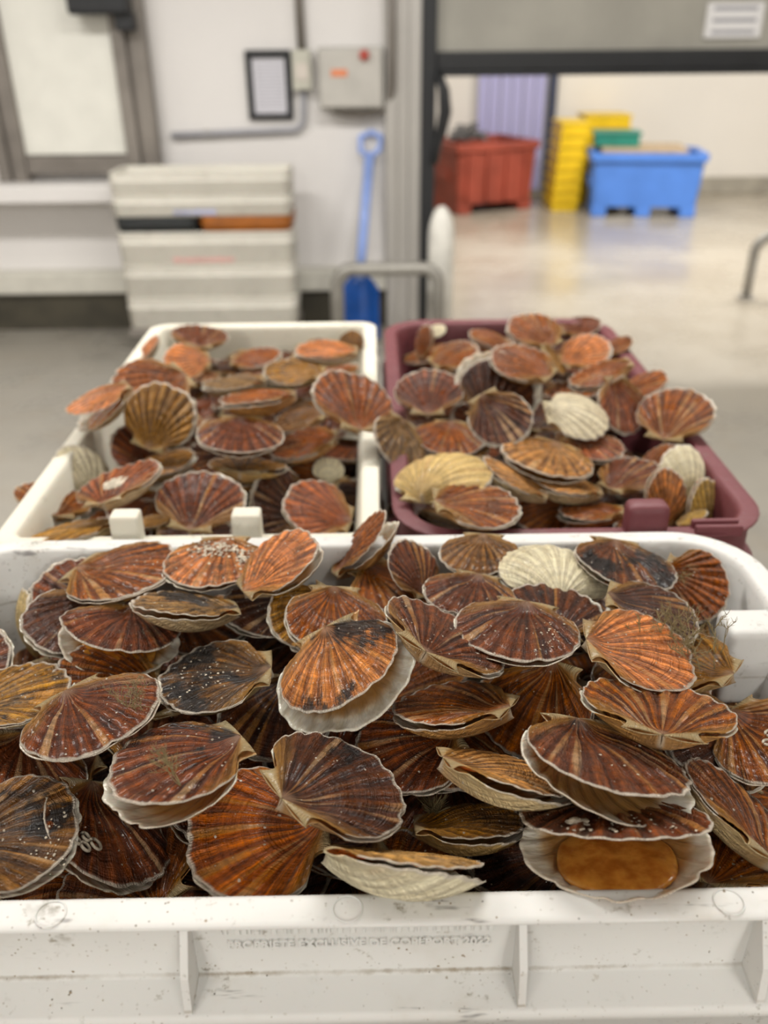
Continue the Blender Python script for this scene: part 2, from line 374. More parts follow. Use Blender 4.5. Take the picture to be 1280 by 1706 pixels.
# front white crate
fc = empty('fish_crate', (0, .54, RIM - CH), 0, 'white plastic fish crate in front, with raised lettering on its near side', 'crate', 'crates of scallops')
FX0, FX1, FY0, FY1 = -.405, .343, .342, .734
crate_body(FX0, FX1, FY0, FY1, RIM, CH, M_WHITE_CRATE, fc, notch=(.40, .606), ns=30)
for gx in (-.305, -.113, .080, .219, .33):
    poly_plate('gusset', [(.331, RIM - .004), (.3205, RIM - .0042), (.307, RIM - .029), (.3035, RIM - .056), (.331, RIM - .057)], gx, .0045, M_WHITE_CRATE, fc)
for sx in (1, -1):
    bm = bmesh.new(); xi = .300 if sx > 0 else -.362
    xo = .352 if sx > 0 else -.414
    box(bm, (min(xi, xo), .592, .975), (max(xi, xo), .630, 1.0535), .007)
    rel(mesh('handle_post', bm, M_WHITE_CRATE, fc, True), fc)
for px_ in (-.19, -.02, .20):
    bm = bmesh.new(); pts = arc((px_, FY0 - .0125, RIM + .0001), .0085, 0, 360, 28, (1, 0, 0), (0, 1, 0))
    tube(bm, pts, .0005, 6, False); rel(mesh('moulded_ring', bm, M_WHITE_CRATE, fc, True), fc)
def lettering(body, x0, x1, y, z, h, mat, parent):
    cu = bpy.data.curves.new('embossed_lettering', 'FONT'); cu.body = body; cu.size = h / .7; cu.extrude = .0013; cu.bevel_depth = .0002; cu.offset = .00012
    o = bpy.data.objects.new('embossed_lettering', cu); C.objects.link(o); bpy.context.view_layer.update()
    wd = o.dimensions.x
    me = bpy.data.meshes.new_from_object(o.evaluated_get(bpy.context.evaluated_depsgraph_get()))
    bpy.data.objects.remove(o)
    me.transform(Matrix.Translation((x0, y, z)) @ Matrix.Rotation(R(90), 4, 'X') @ Matrix.Diagonal(((x1 - x0) / wd, 1, 1, 1)))
    o = link('embossed_lettering', me, mat); rel(o, parent); return o
lettering('PROPRIETE EXCLUSIVE DE COPEPORT 2022', -.091, .063, .3272, 1.0315, .0058, M_WHITE_CRATE, fc)
bm = bmesh.new(); rl = random.Random(3); x = -.094
while x < .062:
    wv = rl.choice((.0009, .0013, .0028)); box(bm, (x, .3264, 1.0425), (x + wv, .328, 1.0485), .0002); x += wv + rl.choice((.0012, .0016, .0022, .0045))
rel(mesh('worn_embossing', bm, M_WHITE_CRATE, fc), fc)
# rear crates
RR_ = 1.036
lc = empty('fish_crate', (-.19, 1.18, RIM - CH), 0, 'aged white plastic fish crate of scallops behind on the left', 'crate', 'crates of scallops')
crate_body(-.386, -.019, .806, 1.562, RR_, RR_ - RIM + CH, M_OLD_CRATE, lc, ledge=.026, ns=20, rad=.012)
for lx in (-.262, -.136):
    bm = bmesh.new(); vv = box(bm, (lx - .015, .786, RR_ - .02), (lx + .015, .808, RR_ + .031), .004)
    rel(mesh('stacking_lug', bm, M_OLD_CRATE, lc, True), lc)
rc = empty('fish_crate', (.21, 1.18, RIM - CH), 0, 'maroon plastic fish crate of scallops behind on the right', 'crate', 'crates of scallops')
crate_body(.040, .404, .806, 1.562, RR_ + .002, RR_ - RIM + CH + .002, M_MAROON, rc, ledge=.026, ns=20)
bm = bmesh.new(); box(bm, (.262, .786, RR_ - .03), (.306, .812, RR_ + .034), .009); rel(mesh('stacking_lug', bm, M_MAROON, rc, True), rc)
bm = bmesh.new(); box(bm, (.335, .800, RR_ - .003), (.385, .806, RR_ + .010), .002); box(bm, (.335, .787, RR_ - .003), (.385, .793, RR_ + .010), .002)
rel(mesh('rim_slot', bm, M_MAROON, rc), rc)
# bench the crates stand on
tb = empty('steel_bench', (0, .92, 0), 0, 'steel bench carrying the three crates of scallops', 'bench')
bt = simple_box('bench_top', (-.34, -.58, .86), (.38, .64, .899), M_STEEL, tb)
for sx in (-.31, .35):
    for sy in (-.54, .60):
        bm = bmesh.new(); tube(bm, [(sx, sy, 0), (sx, sy, .86)], .02); mesh('leg', bm, M_STEEL, tb, True)

# ------------------------------------------------------------------ scallops
NU, NV, NRIB = 104, 22, 13
def valve_mesh(name, kind, seed, lip=0.0):
    rnd = random.Random(seed); bm = bmesh.new()
    lu = bm.verts.layers.float.new('rib_u'); lv = bm.verts.layers.float.new('rib_v'); le = bm.verts.layers.float.new('ear')
    ph = [rnd.uniform(0, 6.28) for _ in range(8)]; sc = 1.0 + lip
    chips = [(rnd.uniform(-1, 1), rnd.uniform(.02, .06), rnd.uniform(.0, .035)) for _ in range(6)]
    warp = rnd.uniform(-.5, .5)
    def pt(t, s):
        phi = t * R(61)
        rp = (t * .5 + .5) * NRIB * 2 * math.pi
        rib = math.cos(rp); rib = max(-1, min(1, rib * 1.5))
        Rr = math.cos(phi * .985) * (1 - .05 * abs(t) ** 10)
        if s > .6:
            k = (s - .6) / .4
            m = .006 * rib + .010 * math.sin(3 * phi + ph[0]) + .008 * math.sin(11 * phi + ph[1]) + .005 * math.sin(27 * phi + ph[2])
            for cc, cw, cd in chips: m -= cd * math.exp(-((t - cc) / cw) ** 2)
            Rr *= 1 + m * k * k * (1 - abs(t) ** 6)
        r = Rr * s * sc
        x = r * math.sin(phi) * 1.13; y = -.5 + r * math.cos(phi)
        edge = 1 - abs(t) ** 7
        if kind == 'flat':
            z = .016 * math.sin(math.pi * s) - .045 * math.exp(-((s - .22) / .2) ** 2) * (1 - abs(t) ** 3) * (s > 0) * min(1, s * 6) + .0135 * rib * s ** .9 * edge * (1 - .6 * max(0, (s - .8) / .2))
            z += .022 * (s * s) * math.sin(2 * phi + ph[3]) * .6 + .012 * s * s * math.sin(5 * phi + ph[4])
            z += .02 * warp * s * s
            z += .004 * math.sin(s * 40 + ph[5]) * s
        else:
            f = (1 - s ** 2.3) * (s + .03) ** .42
            z = -.33 * f * (1 - abs(t) ** 2.6) + .013 * rib * s ** .8 * edge * (1 - .6 * max(0, (s - .8) / .2)) - .006
            z += .022 * (s * s) * math.sin(2 * phi + ph[3]) * .6 + .012 * s * s * math.sin(5 * phi + ph[4])
            y -= .035 * max(0, 1 - s * 5) * (1 - abs(t))
        return Vector((x, y, z))
    g = []
    for j in range(NV + 1):
        s = (j / NV) ** .85
        row = []
        for i in range(NU + 1):
            t = -1 + 2 * i / NU
            v = bm.verts.new(pt(t, max(s, .012))); v[lu] = t * .5 + .5; v[lv] = s; v[le] = 0
            row.append(v)
        g.append(row)
    for j in range(NV):
        for i in range(NU): bm.faces.new((g[j][i], g[j][i + 1], g[j + 1][i + 1], g[j + 1][i]))
    for sd in (-1, 1):
        col = 0 if sd < 0 else NU; n_e = 10; ks = [g[j][col] for j in range(0, 13)]
        hx = rnd.uniform(.28, .31); rows = [ks]
        for q in range(1, 7):
            vq = q / 6; row = []
            for a, kv in enumerate(ks):
                ua = a / (len(ks) - 1)
                hp = Vector((sd * hx * ua * sc, -.5 - .004 + .010 * ua, -.004 + (.010 * math.sin(ua * 3) if kind == 'flat' else -.02 * math.sin(ua * 3.1))))
                p = kv.co.lerp(hp, vq)
                p.x -= sd * .035 * math.sin(math.pi * vq) * ua ** 3
                p.z += (.012 if kind == 'flat' else -.018) * math.sin(math.pi * vq) * ua + .003 * math.sin(vq * 19)
                v = bm.verts.new(p); v[lu] = kv[lu]; v[lv] = kv[lv]; v[le] = min(1, vq * 2.2)
                row.append(v)
            rows.append(row)
        for A_, B_ in zip(rows, rows[1:]):
            for a in range(len(ks) - 1):
                f = (A_[a], A_[a + 1], B_[a + 1], B_[a]); bm.faces.new(f if sd > 0 else f[::-1])
    bmesh.ops.recalc_face_normals(bm, faces=bm.faces)
    bm.normal_update()
    zs = sum(f.normal.z for f in bm.faces)
    if (zs < 0) == (kind == 'flat'): bmesh.ops.reverse_faces(bm, faces=bm.faces)
    me = bpy.data.meshes.new(name); bm.to_mesh(me); bm.free()
    me.materials.append(M_FLAT if kind == 'flat' else M_CUP); me.materials.append(M_IN)
    o = bpy.data.objects.new(name, me); C.objects.link(o)
    md = o.modifiers.new('thick', 'SOLIDIFY'); md.thickness = .008; md.offset = -1; md.material_offset = 1; md.material_offset_rim = 0; md.use_rim = True
    dg = bpy.context.evaluated_depsgraph_get(); dg.update()
    m2 = bpy.data.meshes.new_from_object(o.evaluated_get(dg), preserve_all_data_layers=True, depsgraph=dg)
    bpy.data.objects.remove(o); m2.name = name
    m2.polygons.foreach_set('use_smooth', [True] * len(m2.polygons))
    return m2
FLATS = [valve_mesh('flat_valve', 'flat', 100 + i) for i in range(7)]
CUPS = [valve_mesh('cupped_valve', 'cup', 200 + i, .015) for i in range(4)]
CUPS_WIDE = valve_mesh('cupped_valve', 'cup', 230, .14)
CUPS_MID = valve_mesh('cupped_valve', 'cup', 231, .07)
def flesh_mesh():
    bm = bmesh.new(); bmesh.ops.create_uvsphere(bm, u_segments=40, v_segments=20, radius=1.0)
    for v in bm.verts:
        x, y, z = v.co; k = 1 + .035 * math.sin(3 * x + 2) * math.cos(4 * y)
        rr = min(1, x * x + y * y)
        v.co = Vector((x * .37 * k, .03 + y * .35 * k, -.135 + z * .065 + .03 * rr + .006 * math.sin(9 * x + 4 * y)))
    me = bpy.data.meshes.new('flesh'); bm.to_mesh(me); bm.free()
    me.polygons.foreach_set('use_smooth', [True] * len(me.polygons)); me.materials.append(M_FLESH); return me
FLESH = flesh_mesh()
def seaweed(bm, base, up, length, rnd, r=.0062, depth=0):
    p = Vector(base); d = Vector(up).normalized(); pts = [p.copy()]
    n = 5
    for i in range(n):
        d = (d + Vector((rnd.uniform(-.35, .35), rnd.uniform(-.35, .35), rnd.uniform(-.2, .3)))).normalized()
        p = p + d * length / n; pts.append(p.copy())
        if depth < 2 and i >= 1:
            for sgn in (0, 1):
                if rnd.random() < .75:
                    e = (d + Vector((rnd.uniform(-1, 1), rnd.uniform(-1, 1), rnd.uniform(-.5, .7)))).normalized()
                    seaweed(bm, p, e, length * .42, rnd, r * .7, depth + 1)
    tube(bm, pts, [r * (1 - .6 * i / n) for i in range(n + 1)], 5)
def crumbs(bm, rnd, n, area_, size):
    for _ in range(n):
        x, y = rnd.gauss(area_[0], area_[2]), rnd.gauss(area_[1], area_[3])
        s_ = size * rnd.uniform(.4, 1.3)
        m = Matrix.Translation((x, y, .014 + s_ * .3)) @ Matrix.Rotation(rnd.uniform(0, 6), 4, 'Z') @ Matrix.Rotation(rnd.uniform(-.5, .5), 4, 'X') @ Matrix.Diagonal((s_ * rnd.uniform(.6, 1.6), s_, s_ * rnd.uniform(.25, .5), 1))
        bmesh.ops.create_icosphere(bm, subdivisions=1, radius=1.0, matrix=m)
def srgb3(*c): return srgb(*c)
PAL = {  # sRGB tints of the upper shell, lower shell
 'r': ((124, 71, 47), (196, 156, 100)), 'r2': ((116, 70, 50), (205, 170, 120)), 'r3': ((142, 86, 52), (210, 184, 135)), 'b': ((88, 52, 34), (184, 144, 96)),
 'b2': ((98, 54, 30), (188, 144, 94)), 'o': ((154, 92, 50), (206, 154, 84)), 'o2': ((158, 90, 40), (208, 150, 78)), 'o4': ((188, 102, 36), (208, 150, 78)), 'o3': ((138, 100, 64), (196, 156, 102)),
 'p': ((220, 150, 112), (222, 194, 148)), 'p2': ((200, 152, 108), (228, 206, 158)), 'p3': ((210, 146, 104), (218, 202, 168)), 'p4': ((160, 98, 72), (225, 198, 158)),
 'g': ((146, 118, 86), (196, 172, 132)), 'g2': ((170, 130, 80), (206, 178, 120)), 'k': ((112, 80, 48), (176, 152, 102)), 'k2': ((124, 78, 56), (176, 148, 102)),
 'y': ((178, 136, 78), (220, 195, 138)), 'y2': ((154, 112, 60), (212, 174, 106)), 'y3': ((206, 176, 114), (224, 194, 130)), 'c': ((196, 158, 112), (244, 236, 206)), 'c2': ((206, 168, 112), (242, 232, 204))}
EXTRA = {}
def scallop(key, loc, quat, size, variant, kind, pal, rays, stain, grit, op, lip, label, group):
    e = empty('scallop', loc, 0, label, 'scallop', group)
    e.rotation_mode = 'QUATERNION'; e.rotation_quaternion = quat; e.scale = (size,) * 3
    up, lo = PAL[pal]
    f = link('flat_valve', FLATS[variant % 7], None, e); f.color = srgb(*up)
    cm = CUPS_WIDE if lip >= 3 else (CUPS_MID if lip >= 1.5 else CUPS[variant % 4])
    c = link('cupped_valve', cm, None, e); c.color = srgb(*lo); c.location = (0, -.5, 0); c.rotation_euler = (-R(op), 0, 0)
    c.matrix_parent_inverse = Matrix.Identity(4)
    c.delta_location = (0, 0, 0)
    # pivot the lower valve about the hinge line
    c.matrix_local = Matrix.Translation((0, -.5, -.004)) @ Matrix.Rotation(-R(op), 4, 'X') @ Matrix.Translation((0, .5, 0))
    for o in (f, c):
        o['rays'] = float(rays) * (1.0 if o is f else .6); o['stain'] = float(stain) * (1.0 if o is f else .35); o['grit'] = float(grit) * (1.0 if o is f else .6)
    if op >= 15:
        fl = link('flesh', FLESH, None, e); tag(fl, 'glossy orange flesh'); fl.matrix_local = Matrix.Translation((0, -.5, -.03)) @ Matrix.Rotation(-R(op * .8), 4, 'X') @ Matrix.Translation((0, .5, 0))
    return e
SHELLS = [
('f01', (-0.2374, 0.6845, 1.068), (0.5747, 0.0142, -0.0524, -0.8166), 0.099, 0, 'F', 'o', 0.95, 0.15, 0.4, 2, 0.5, 'brown scallop with cream rays, pale ear pointing left, at back left of front crate', 'scallops heaped in the front white crate'),
('f02', (-0.1503, 0.6851, 1.0759), (0.0598, -0.0368, -0.0177, 0.9974), 0.0837, 1, 'F', 'p', 0.3, 0.1, 0.9, 2, 0.5, 'pinkish scallop crusted with grey grit, lying against front crate back rim', 'scallops heaped in the front white crate'),
('f03', (-0.0882, 0.6505, 1.0961), (0.8338, 0.1681, -0.1934, -0.489), 0.0786, 2, 'F', 'p', 0.35, 0.35, 0.8, 9, 0.5, 'tilted gaping pinkish scallop with grey streaks beside the upright gaping shell', 'scallops heaped in the front white crate'),
('f04', (-0.2829, 0.6754, 1.0434), (0.7844, 0.2868, -0.0252, 0.5494), 0.0764, 3, 'F', 'r', 0.3, 0.15, 0.2, 2, 0.5, 'small dark red scallop tucked under the cream-rayed brown one', 'scallops heaped in the front white crate'),
('f05', (-0.3238, 0.6801, 1.014), (0.4031, 0.1897, 0.7424, 0.5004), 0.0651, 4, 'C', 'y', 0.1, 0.2, 0.2, 6, 0.5, 'pale scallop standing on edge by the left inner wall of front crate', 'scallops heaped in the front white crate'),
('f06', (-0.2628, 0.6203, 1.0572), (0.1924, 0.0736, -0.0738, 0.9758), 0.08, 5, 'F', 'b', 0.35, 0.3, 0.4, 2, 0.5, 'dark brown white-edged scallop behind the gaping shell at front crate left', 'scallops heaped in the front white crate'),
('f07', (-0.2147, 0.5944, 1.069), (0.0053, -0.1019, -0.0953, -0.9902), 0.0855, 6, 'F', 'r', 0.45, 0.35, 0.7, 17, 0.5, 'gaping dusty brown scallop showing orange flesh, at left of front heap', 'scallops heaped in the front white crate'),
('f08', (-0.1621, 0.6098, 1.0805), (0.6003, -0.0766, 0.2078, 0.7685), 0.088, 0, 'F', 'g', 0.5, 0.5, 0.4, 3, 0.5, 'grey striped scallop lying edge-on with its hinge to the right', 'scallops heaped in the front white crate'),
('f09', (-0.1272, 0.5318, 1.0679), (0.6748, -0.0792, 0.0217, 0.7335), 0.088, 1, 'F', 'k', 0.2, 0.58, 0.9, 3, 0.5, 'black mud-smeared scallop with olive patches, left of the large white-lipped one', 'scallops heaped in the front white crate'),
('f10', (-0.2033, 0.4751, 1.0817), (0.3677, 0.0447, -0.0562, -0.9272), 0.088, 2, 'F', 'r', 0.6, 0.2, 0.6, 2, 0.5, 'large red-brown scallop with a seaweed sprig, in left middle of front heap', 'scallops heaped in the front white crate'),
('f11', (-0.2188, 0.5544, 1.0519), (0.6911, 0.0523, 0.1026, 0.7135), 0.0802, 3, 'F', 'o', 0.5, 0.3, 0.3, 2, 0.5, 'scallop showing an orange shoulder behind the sprigged red-brown one', 'scallops heaped in the front white crate'),
('f12', (-0.2778, 0.5215, 1.0629), (0.858, -0.044, -0.0503, -0.5092), 0.0797, 4, 'F', 'y', 0.6, 0.35, 0.6, 3, 0.5, 'yellow-sided brown scallop at the left frame edge, hinge out of view', 'scallops heaped in the front white crate'),
('f13', (-0.2601, 0.4724, 1.0325), (0.1542, -0.2061, -0.035, -0.9657), 0.08, 5, 'F', 'r', 0.5, 0.2, 0.3, 2, 0.5, 'reddish scallop with pale ear above the half-blackened shell at lower left', 'scallops heaped in the front white crate'),
('f14', (-0.2361, 0.3999, 1.049), (0.7752, 0.0279, 0.0618, -0.6281), 0.0774, 6, 'F', 'k', 0.85, 0.52, 0.5, 5, 0.5, 'half-blackened orange-streaked scallop in the lower left corner of front crate', 'scallops heaped in the front white crate'),
('f15', (-0.1319, 0.4226, 1.0862), (0.4845, -0.0903, 0.0617, 0.8679), 0.0884, 0, 'F', 'r', 0.45, 0.45, 0.6, 7, 2, 'large red-brown scallop with gaping white lower lip, hinge at upper right', 'scallops heaped in the front white crate'),
('f16', (-0.1894, 0.4268, 1.0164), (0.2564, -0.3629, -0.0017, -0.8959), 0.0904, 1, 'F', 'r', 0.55, 0.15, 0.4, 3, 0.5, 'wide brown scallop with white worm tubes near its rim, low at front left', 'scallops heaped in the front white crate'),
('f17', (-0.0812, 0.3992, 1.0449), (0.6128, 0.0565, -0.0202, 0.7879), 0.0915, 2, 'F', 'o4', 0.7, 0.1, 0.05, 2, 0.5, 'clean bright orange-brown ribbed scallop against the front rim', 'scallops heaped in the front white crate'),
('f18', (-0.029, 0.4147, 1.0733), (0.8889, -0.1169, 0.1242, -0.4252), 0.088, 3, 'F', 'b', 0.4, 0.4, 0.35, 4, 0.5, 'big dark maroon scallop with hinge at lower left, front centre', 'scallops heaped in the front white crate'),
('f19', (0.0136, 0.3588, 1.0678), (0.6167, -0.3198, -0.2505, -0.6743), 0.0934, 4, 'F', 'c', 0.15, 0.1, 0.1, 5, 0.5, 'cream scallop on edge with wavy white lip, resting on the front rim', 'scallops heaped in the front white crate'),
('f20', (-0.0366, 0.4326, 1.0014), (0.4937, 0.0728, 0.2063, 0.8417), 0.08, 5, 'F', 'b', 0.4, 0.3, 0.2, 2, 0.5, 'dark white-edged scallop below the big maroon one', 'scallops heaped in the front white crate'),
('f21', (0.0212, 0.4713, 1.0464), (0.529, -0.024, -0.0259, 0.8479), 0.0765, 6, 'F', 'r', 0.5, 0.2, 0.45, 3, 0.5, 'brown scallop with white left rim, below the large white-lipped one', 'scallops heaped in the front white crate'),
('f22', (0.0545, 0.4968, 1.0665), (0.8259, -0.1857, 0.0791, 0.5264), 0.088, 0, 'F', 'o', 0.6, 0.3, 0.4, 4, 0.5, 'orange-brown tilted scallop with pale hinge pointing right, centre of front heap', 'scallops heaped in the front white crate'),
('f23', (0.0836, 0.4227, 1.0728), (0.6957, -0.2754, -0.0868, -0.6577), 0.088, 1, 'F', 'p2', 0.8, 0.25, 0.3, 4, 0.5, 'cream and pink scallop with dark flecks, hinge at left, centre right', 'scallops heaped in the front white crate'),
('f24', (0.0601, 0.4213, 1.0271), (0.6797, -0.1834, -0.2187, -0.6757), 0.0755, 2, 'F', 'y2', 0.4, 0.3, 0.5, 6, 0.5, 'brownish gaping scallop with a tuft of fuzz, above the cream edge-on shell', 'scallops heaped in the front white crate'),
('f25', (0.1011, 0.4176, 0.9926), (0.6443, -0.0872, -0.0149, 0.7597), 0.08, 3, 'F', 'b', 0.3, 0.3, 0.1, 2, 0.5, 'dark brown scallop in the front gap left of the flesh-showing shell', 'scallops heaped in the front white crate'),
('f26', (0.148, 0.4151, 1.0916), (0.0834, -0.1477, -0.1193, -0.9783), 0.0978, 4, 'F', 'r2', 0.7, 0.3, 0.55, 8, 2, 'broad dusty maroon scallop with translucent lower lip, above the flesh-showing shell', 'scallops heaped in the front white crate'),
('f27', (0.1456, 0.3839, 1.0706), (0.1063, -0.0423, 0.274, 0.9549), 0.1022, 5, 'F', 'r', 0.55, 0.2, 0.8, 19, 0.5, 'widely gaping scallop showing orange flesh at the front rim', 'scallops heaped in the front white crate'),
('f28', (0.193, 0.4621, 1.0908), (0.9802, -0.1431, 0.0439, -0.1297), 0.0911, 6, 'F', 'o', 0.65, 0.25, 0.35, 4, 0.5, 'brown fan scallop with olive edges, behind the broad dusty maroon one', 'scallops heaped in the front white crate'),
('f29', (0.2895, 0.4801, 1.0434), (0.2308, 0.1706, -0.0365, -0.9572), 0.08, 0, 'F', 'o', 0.75, 0.2, 0.5, 2, 0.5, 'orange-brown scallop cut by the right frame edge, below crate handle', 'scallops heaped in the front white crate'),
('f30', (0.2438, 0.4135, 1.0416), (0.9467, -0.0381, 0.3187, 0.0292), 0.0857, 1, 'F', 'r3', 0.6, 0.1, 0.3, 5, 0.5, 'red-brown scallop with white rim at lower right frame edge, ribs fanning up', 'scallops heaped in the front white crate'),
('f32', (0.2001, 0.5305, 1.088), (0.6777, -0.0462, 0.0763, -0.7299), 0.0845, 2, 'F', 'p', 0.35, 0.1, 0.55, 5, 0.5, 'light salmon scallop with frilled rim and pale ear, right of front heap', 'scallops heaped in the front white crate'),
('f33', (0.1088, 0.5527, 1.0917), (0.1688, 0.0155, 0.0222, 0.9853), 0.0861, 3, 'F', 'r2', 0.65, 0.15, 0.4, 2, 0.5, 'dull red scallop with fine white scalloped rim, hinge at top', 'scallops heaped in the front white crate'),
('f34', (0.1465, 0.5997, 1.0754), (0.997, 0.0082, 0.0417, -0.0644), 0.0765, 4, 'F', 'b2', 0.75, 0.2, 0.2, 2, 0.5, 'dark orange-striped scallop leaning below the cream one', 'scallops heaped in the front white crate'),
('f35', (0.1606, 0.6666, 1.0645), (0.0513, -0.0426, -0.9973, -0.0322), 0.0902, 5, 'C', 'c', 0.15, 0.1, 0.3, 2, 0.5, 'cream white domed scallop at the back of front crate', 'scallops heaped in the front white crate'),
('f36', (0.2264, 0.6695, 1.0766), (0.005, 0.0921, -0.0154, 0.9956), 0.0832, 6, 'F', 'k2', 0.6, 0.55, 0.4, 2, 0.5, 'scallop half black half reddish, at back right of front crate', 'scallops heaped in the front white crate'),
('f37', (0.2928, 0.6665, 1.0544), (0.4963, 0.1433, 0.3043, -0.8003), 0.0634, 0, 'F', 'o2', 0.55, 0.1, 0.3, 2, 0.5, 'small red-brown scallop against the right inner wall of front crate', 'scallops heaped in the front white crate'),
('f38', (0.2297, 0.5951, 1.0784), (0.5732, -0.0928, 0.0628, -0.8117), 0.0784, 1, 'F', 'b', 0.5, 0.25, 0.4, 3, 0.5, 'dark brown scallop between the half black one and the salmon one', 'scallops heaped in the front white crate'),
('f39', (0.2427, 0.5497, 1.0618), (0.9044, -0.0731, 0.0022, 0.4204), 0.08, 2, 'F', 'y2', 0.6, 0.2, 0.3, 6, 0.5, 'tan scallop with bushy seaweed beside the right wall of front crate', 'scallops heaped in the front white crate'),
('f40', (0.1182, 0.5061, 1.0517), (0.296, -0.1786, -0.2651, 0.9001), 0.08, 3, 'F', 'o', 0.7, 0.3, 0.15, 3, 0.5, 'orange-brown scallop below the dull red white-rimmed one', 'scallops heaped in the front white crate'),
('f41', (-0.0301, 0.5151, 1.091), (0.1288, 0.1929, 0.0659, -0.9705), 0.0847, 4, 'F', 'p3', 0.55, 0.5, 0.45, 9, 4, 'large brown scallop with black marks and broad white lower lip, centre', 'scallops heaped in the front white crate'),
('f42', (-0.0332, 0.5815, 1.082), (0.062, -0.1037, 0.1087, -0.9867), 0.0758, 5, 'F', 'o', 0.35, 0.1, 0.35, 3, 0.5, 'orange-brown scallop directly behind the large white-lipped one', 'scallops heaped in the front white crate'),
('f43', (-0.0564, 0.6028, 1.0692), (0.2898, 0.1079, -0.1723, 0.9353), 0.0677, 6, 'F', 'y', 0.3, 0.2, 0.2, 2, 0.5, 'scallop with a pale left edge beneath the orange-brown one at centre back', 'scallops heaped in the front white crate'),
('f44', (0.0507, 0.5342, 1.1008), (0.9457, -0.1207, 0.2, -0.2261), 0.0886, 0, 'F', 'r2', 0.5, 0.35, 0.5, 4, 0.5, 'long maroon scallop right of the large white-lipped one', 'scallops heaped in the front white crate'),
('f45', (0.0341, 0.6766, 1.0705), (0.8511, 0.3122, 0.2666, 0.3272), 0.0577, 1, 'F', 'r2', 0.6, 0.1, 0.35, 2, 0.5, 'steep narrow red scallop with white left rim near back rim', 'scallops heaped in the front white crate'),
('f46', (0.0782, 0.6179, 1.0818), (0.1783, 0.0186, 0.0222, 0.9835), 0.0702, 2, 'F', 'r2', 0.6, 0.1, 0.3, 2, 0.5, 'red scallop with pinkish white umbo, left of the cream domed one', 'scallops heaped in the front white crate'),
('f47', (0.0963, 0.6943, 1.0743), (0.0995, -0.0125, -0.0371, 0.9943), 0.0669, 3, 'F', 'o3', 0.4, 0.3, 0.6, 2, 0.5, 'mottled brown scallop against the back rim of front crate', 'scallops heaped in the front white crate'),
('f48', (-0.018, 0.7294, 1.0683), (0.7537, 0.1798, -0.3669, -0.5148), 0.0792, 4, 'F', 'o', 0.5, 0.2, 0.3, 12, 0.5, 'upright gaping brown and cream scallop rising over the back rim', 'scallops heaped in the front white crate'),
('f49', (-0.0995, 0.6491, 1.0496), (0.4931, 0.0003, -0.0148, 0.8698), 0.0801, 5, 'F', 'b', 0.5, 0.2, 0.2, 2, 0.5, 'dark maroon scallop in the gap right of the grey striped one', 'scallops heaped in the front white crate'),
('f50', (0.0163, 0.6794, 1.0501), (0.3608, -0.0543, 0.05, -0.9297), 0.08, 6, 'F', 'o', 0.3, 0.3, 0.2, 2, 0.5, 'scallop showing only a pale orange corner behind the long maroon one', 'scallops heaped in the front white crate'),
('f51', (-0.0819, 0.5287, 1.0286), (0.0752, 0.0301, -0.0992, 0.9918), 0.08, 0, 'F', 'b', 0.4, 0.3, 0.1, 2, 0.5, 'shadowed dark red scallop under the large white-lipped one', 'scallops heaped in the front white crate'),
('f54', (-0.3463, 0.5818, 1.0379), (0.8228, 0.2179, -0.0024, -0.5248), 0.08, 1, 'F', 'r2', 0.3, 0.1, 0.2, 2, 0.5, 'small red scallop corner at left frame edge, beside a seaweed sprig', 'scallops heaped in the front white crate'),
('l01', (-0.2756, 1.0339, 1.0771), (0.8543, 0.4748, -0.0048, -0.2113), 0.088, 2, 'F', 'g2', 0.5, 0.2, 0.4, 6, 0.5, 'round tan scallop facing front with pale rim, upper left of rear white crate', 'scallops heaped in the rear white crate'),
('l02', (-0.3013, 1.1233, 1.084), (0.3888, 0.1588, -0.141, 0.8965), 0.103, 3, 'F', 'o', 0.5, 0.2, 0.2, 3, 0.5, 'orange-brown scallop behind the round tan one', 'scallops heaped in the rear white crate'),
('l03', (-0.3628, 1.0733, 1.0876), (0.5238, -0.1206, -0.0898, 0.8385), 0.0874, 4, 'F', 'p', 0.4, 0.1, 0.2, 18, 0.5, 'gaping scallop showing orange flesh, overhanging the left rim of rear white crate', 'scallops heaped in the rear white crate'),
('l04', (-0.3921, 0.9391, 1.0104), (0.9609, 0.0021, 0.2053, 0.1858), 0.08, 5, 'F', 'o', 0.7, 0.1, 0.2, 4, 0.5, 'flat brown fan scallop at front left corner of rear white crate', 'scallops heaped in the rear white crate'),
('l05', (-0.2908, 0.8817, 1.0611), (0.9847, 0.0284, -0.1466, -0.0901), 0.0913, 6, 'F', 'p4', 0.6, 0.1, 0.2, 3, 0.5, 'pink scallop with a white patch and white ears, rear white crate front', 'scallops heaped in the rear white crate'),
('l06', (-0.197, 0.8624, 1.0466), (0.9801, 0.1787, 0.0458, -0.0736), 0.088, 0, 'F', 'r', 0.95, 0.1, 0.3, 2, 0.5, 'red-brown scallop with orange rays, front middle of rear white crate', 'scallops heaped in the rear white crate'),
('l07', (-0.3396, 0.8358, 1.0242), (0.5348, -0.1526, 0.0896, 0.8263), 0.0969, 1, 'F', 'y', 0.4, 0.1, 0.1, 5, 0.5, 'thin cream-edged scallop lying behind the left of the front crate rim', 'scallops heaped in the rear white crate'),
('l08', (-0.0672, 0.8816, 1.0238), (0.7323, 0.2174, 0.0425, 0.6439), 0.0824, 2, 'F', 'p4', 0.4, 0.1, 0.2, 3, 0.5, 'pink-brown scallop with a white arc rim, near the divider of rear white crate', 'scallops heaped in the rear white crate'),
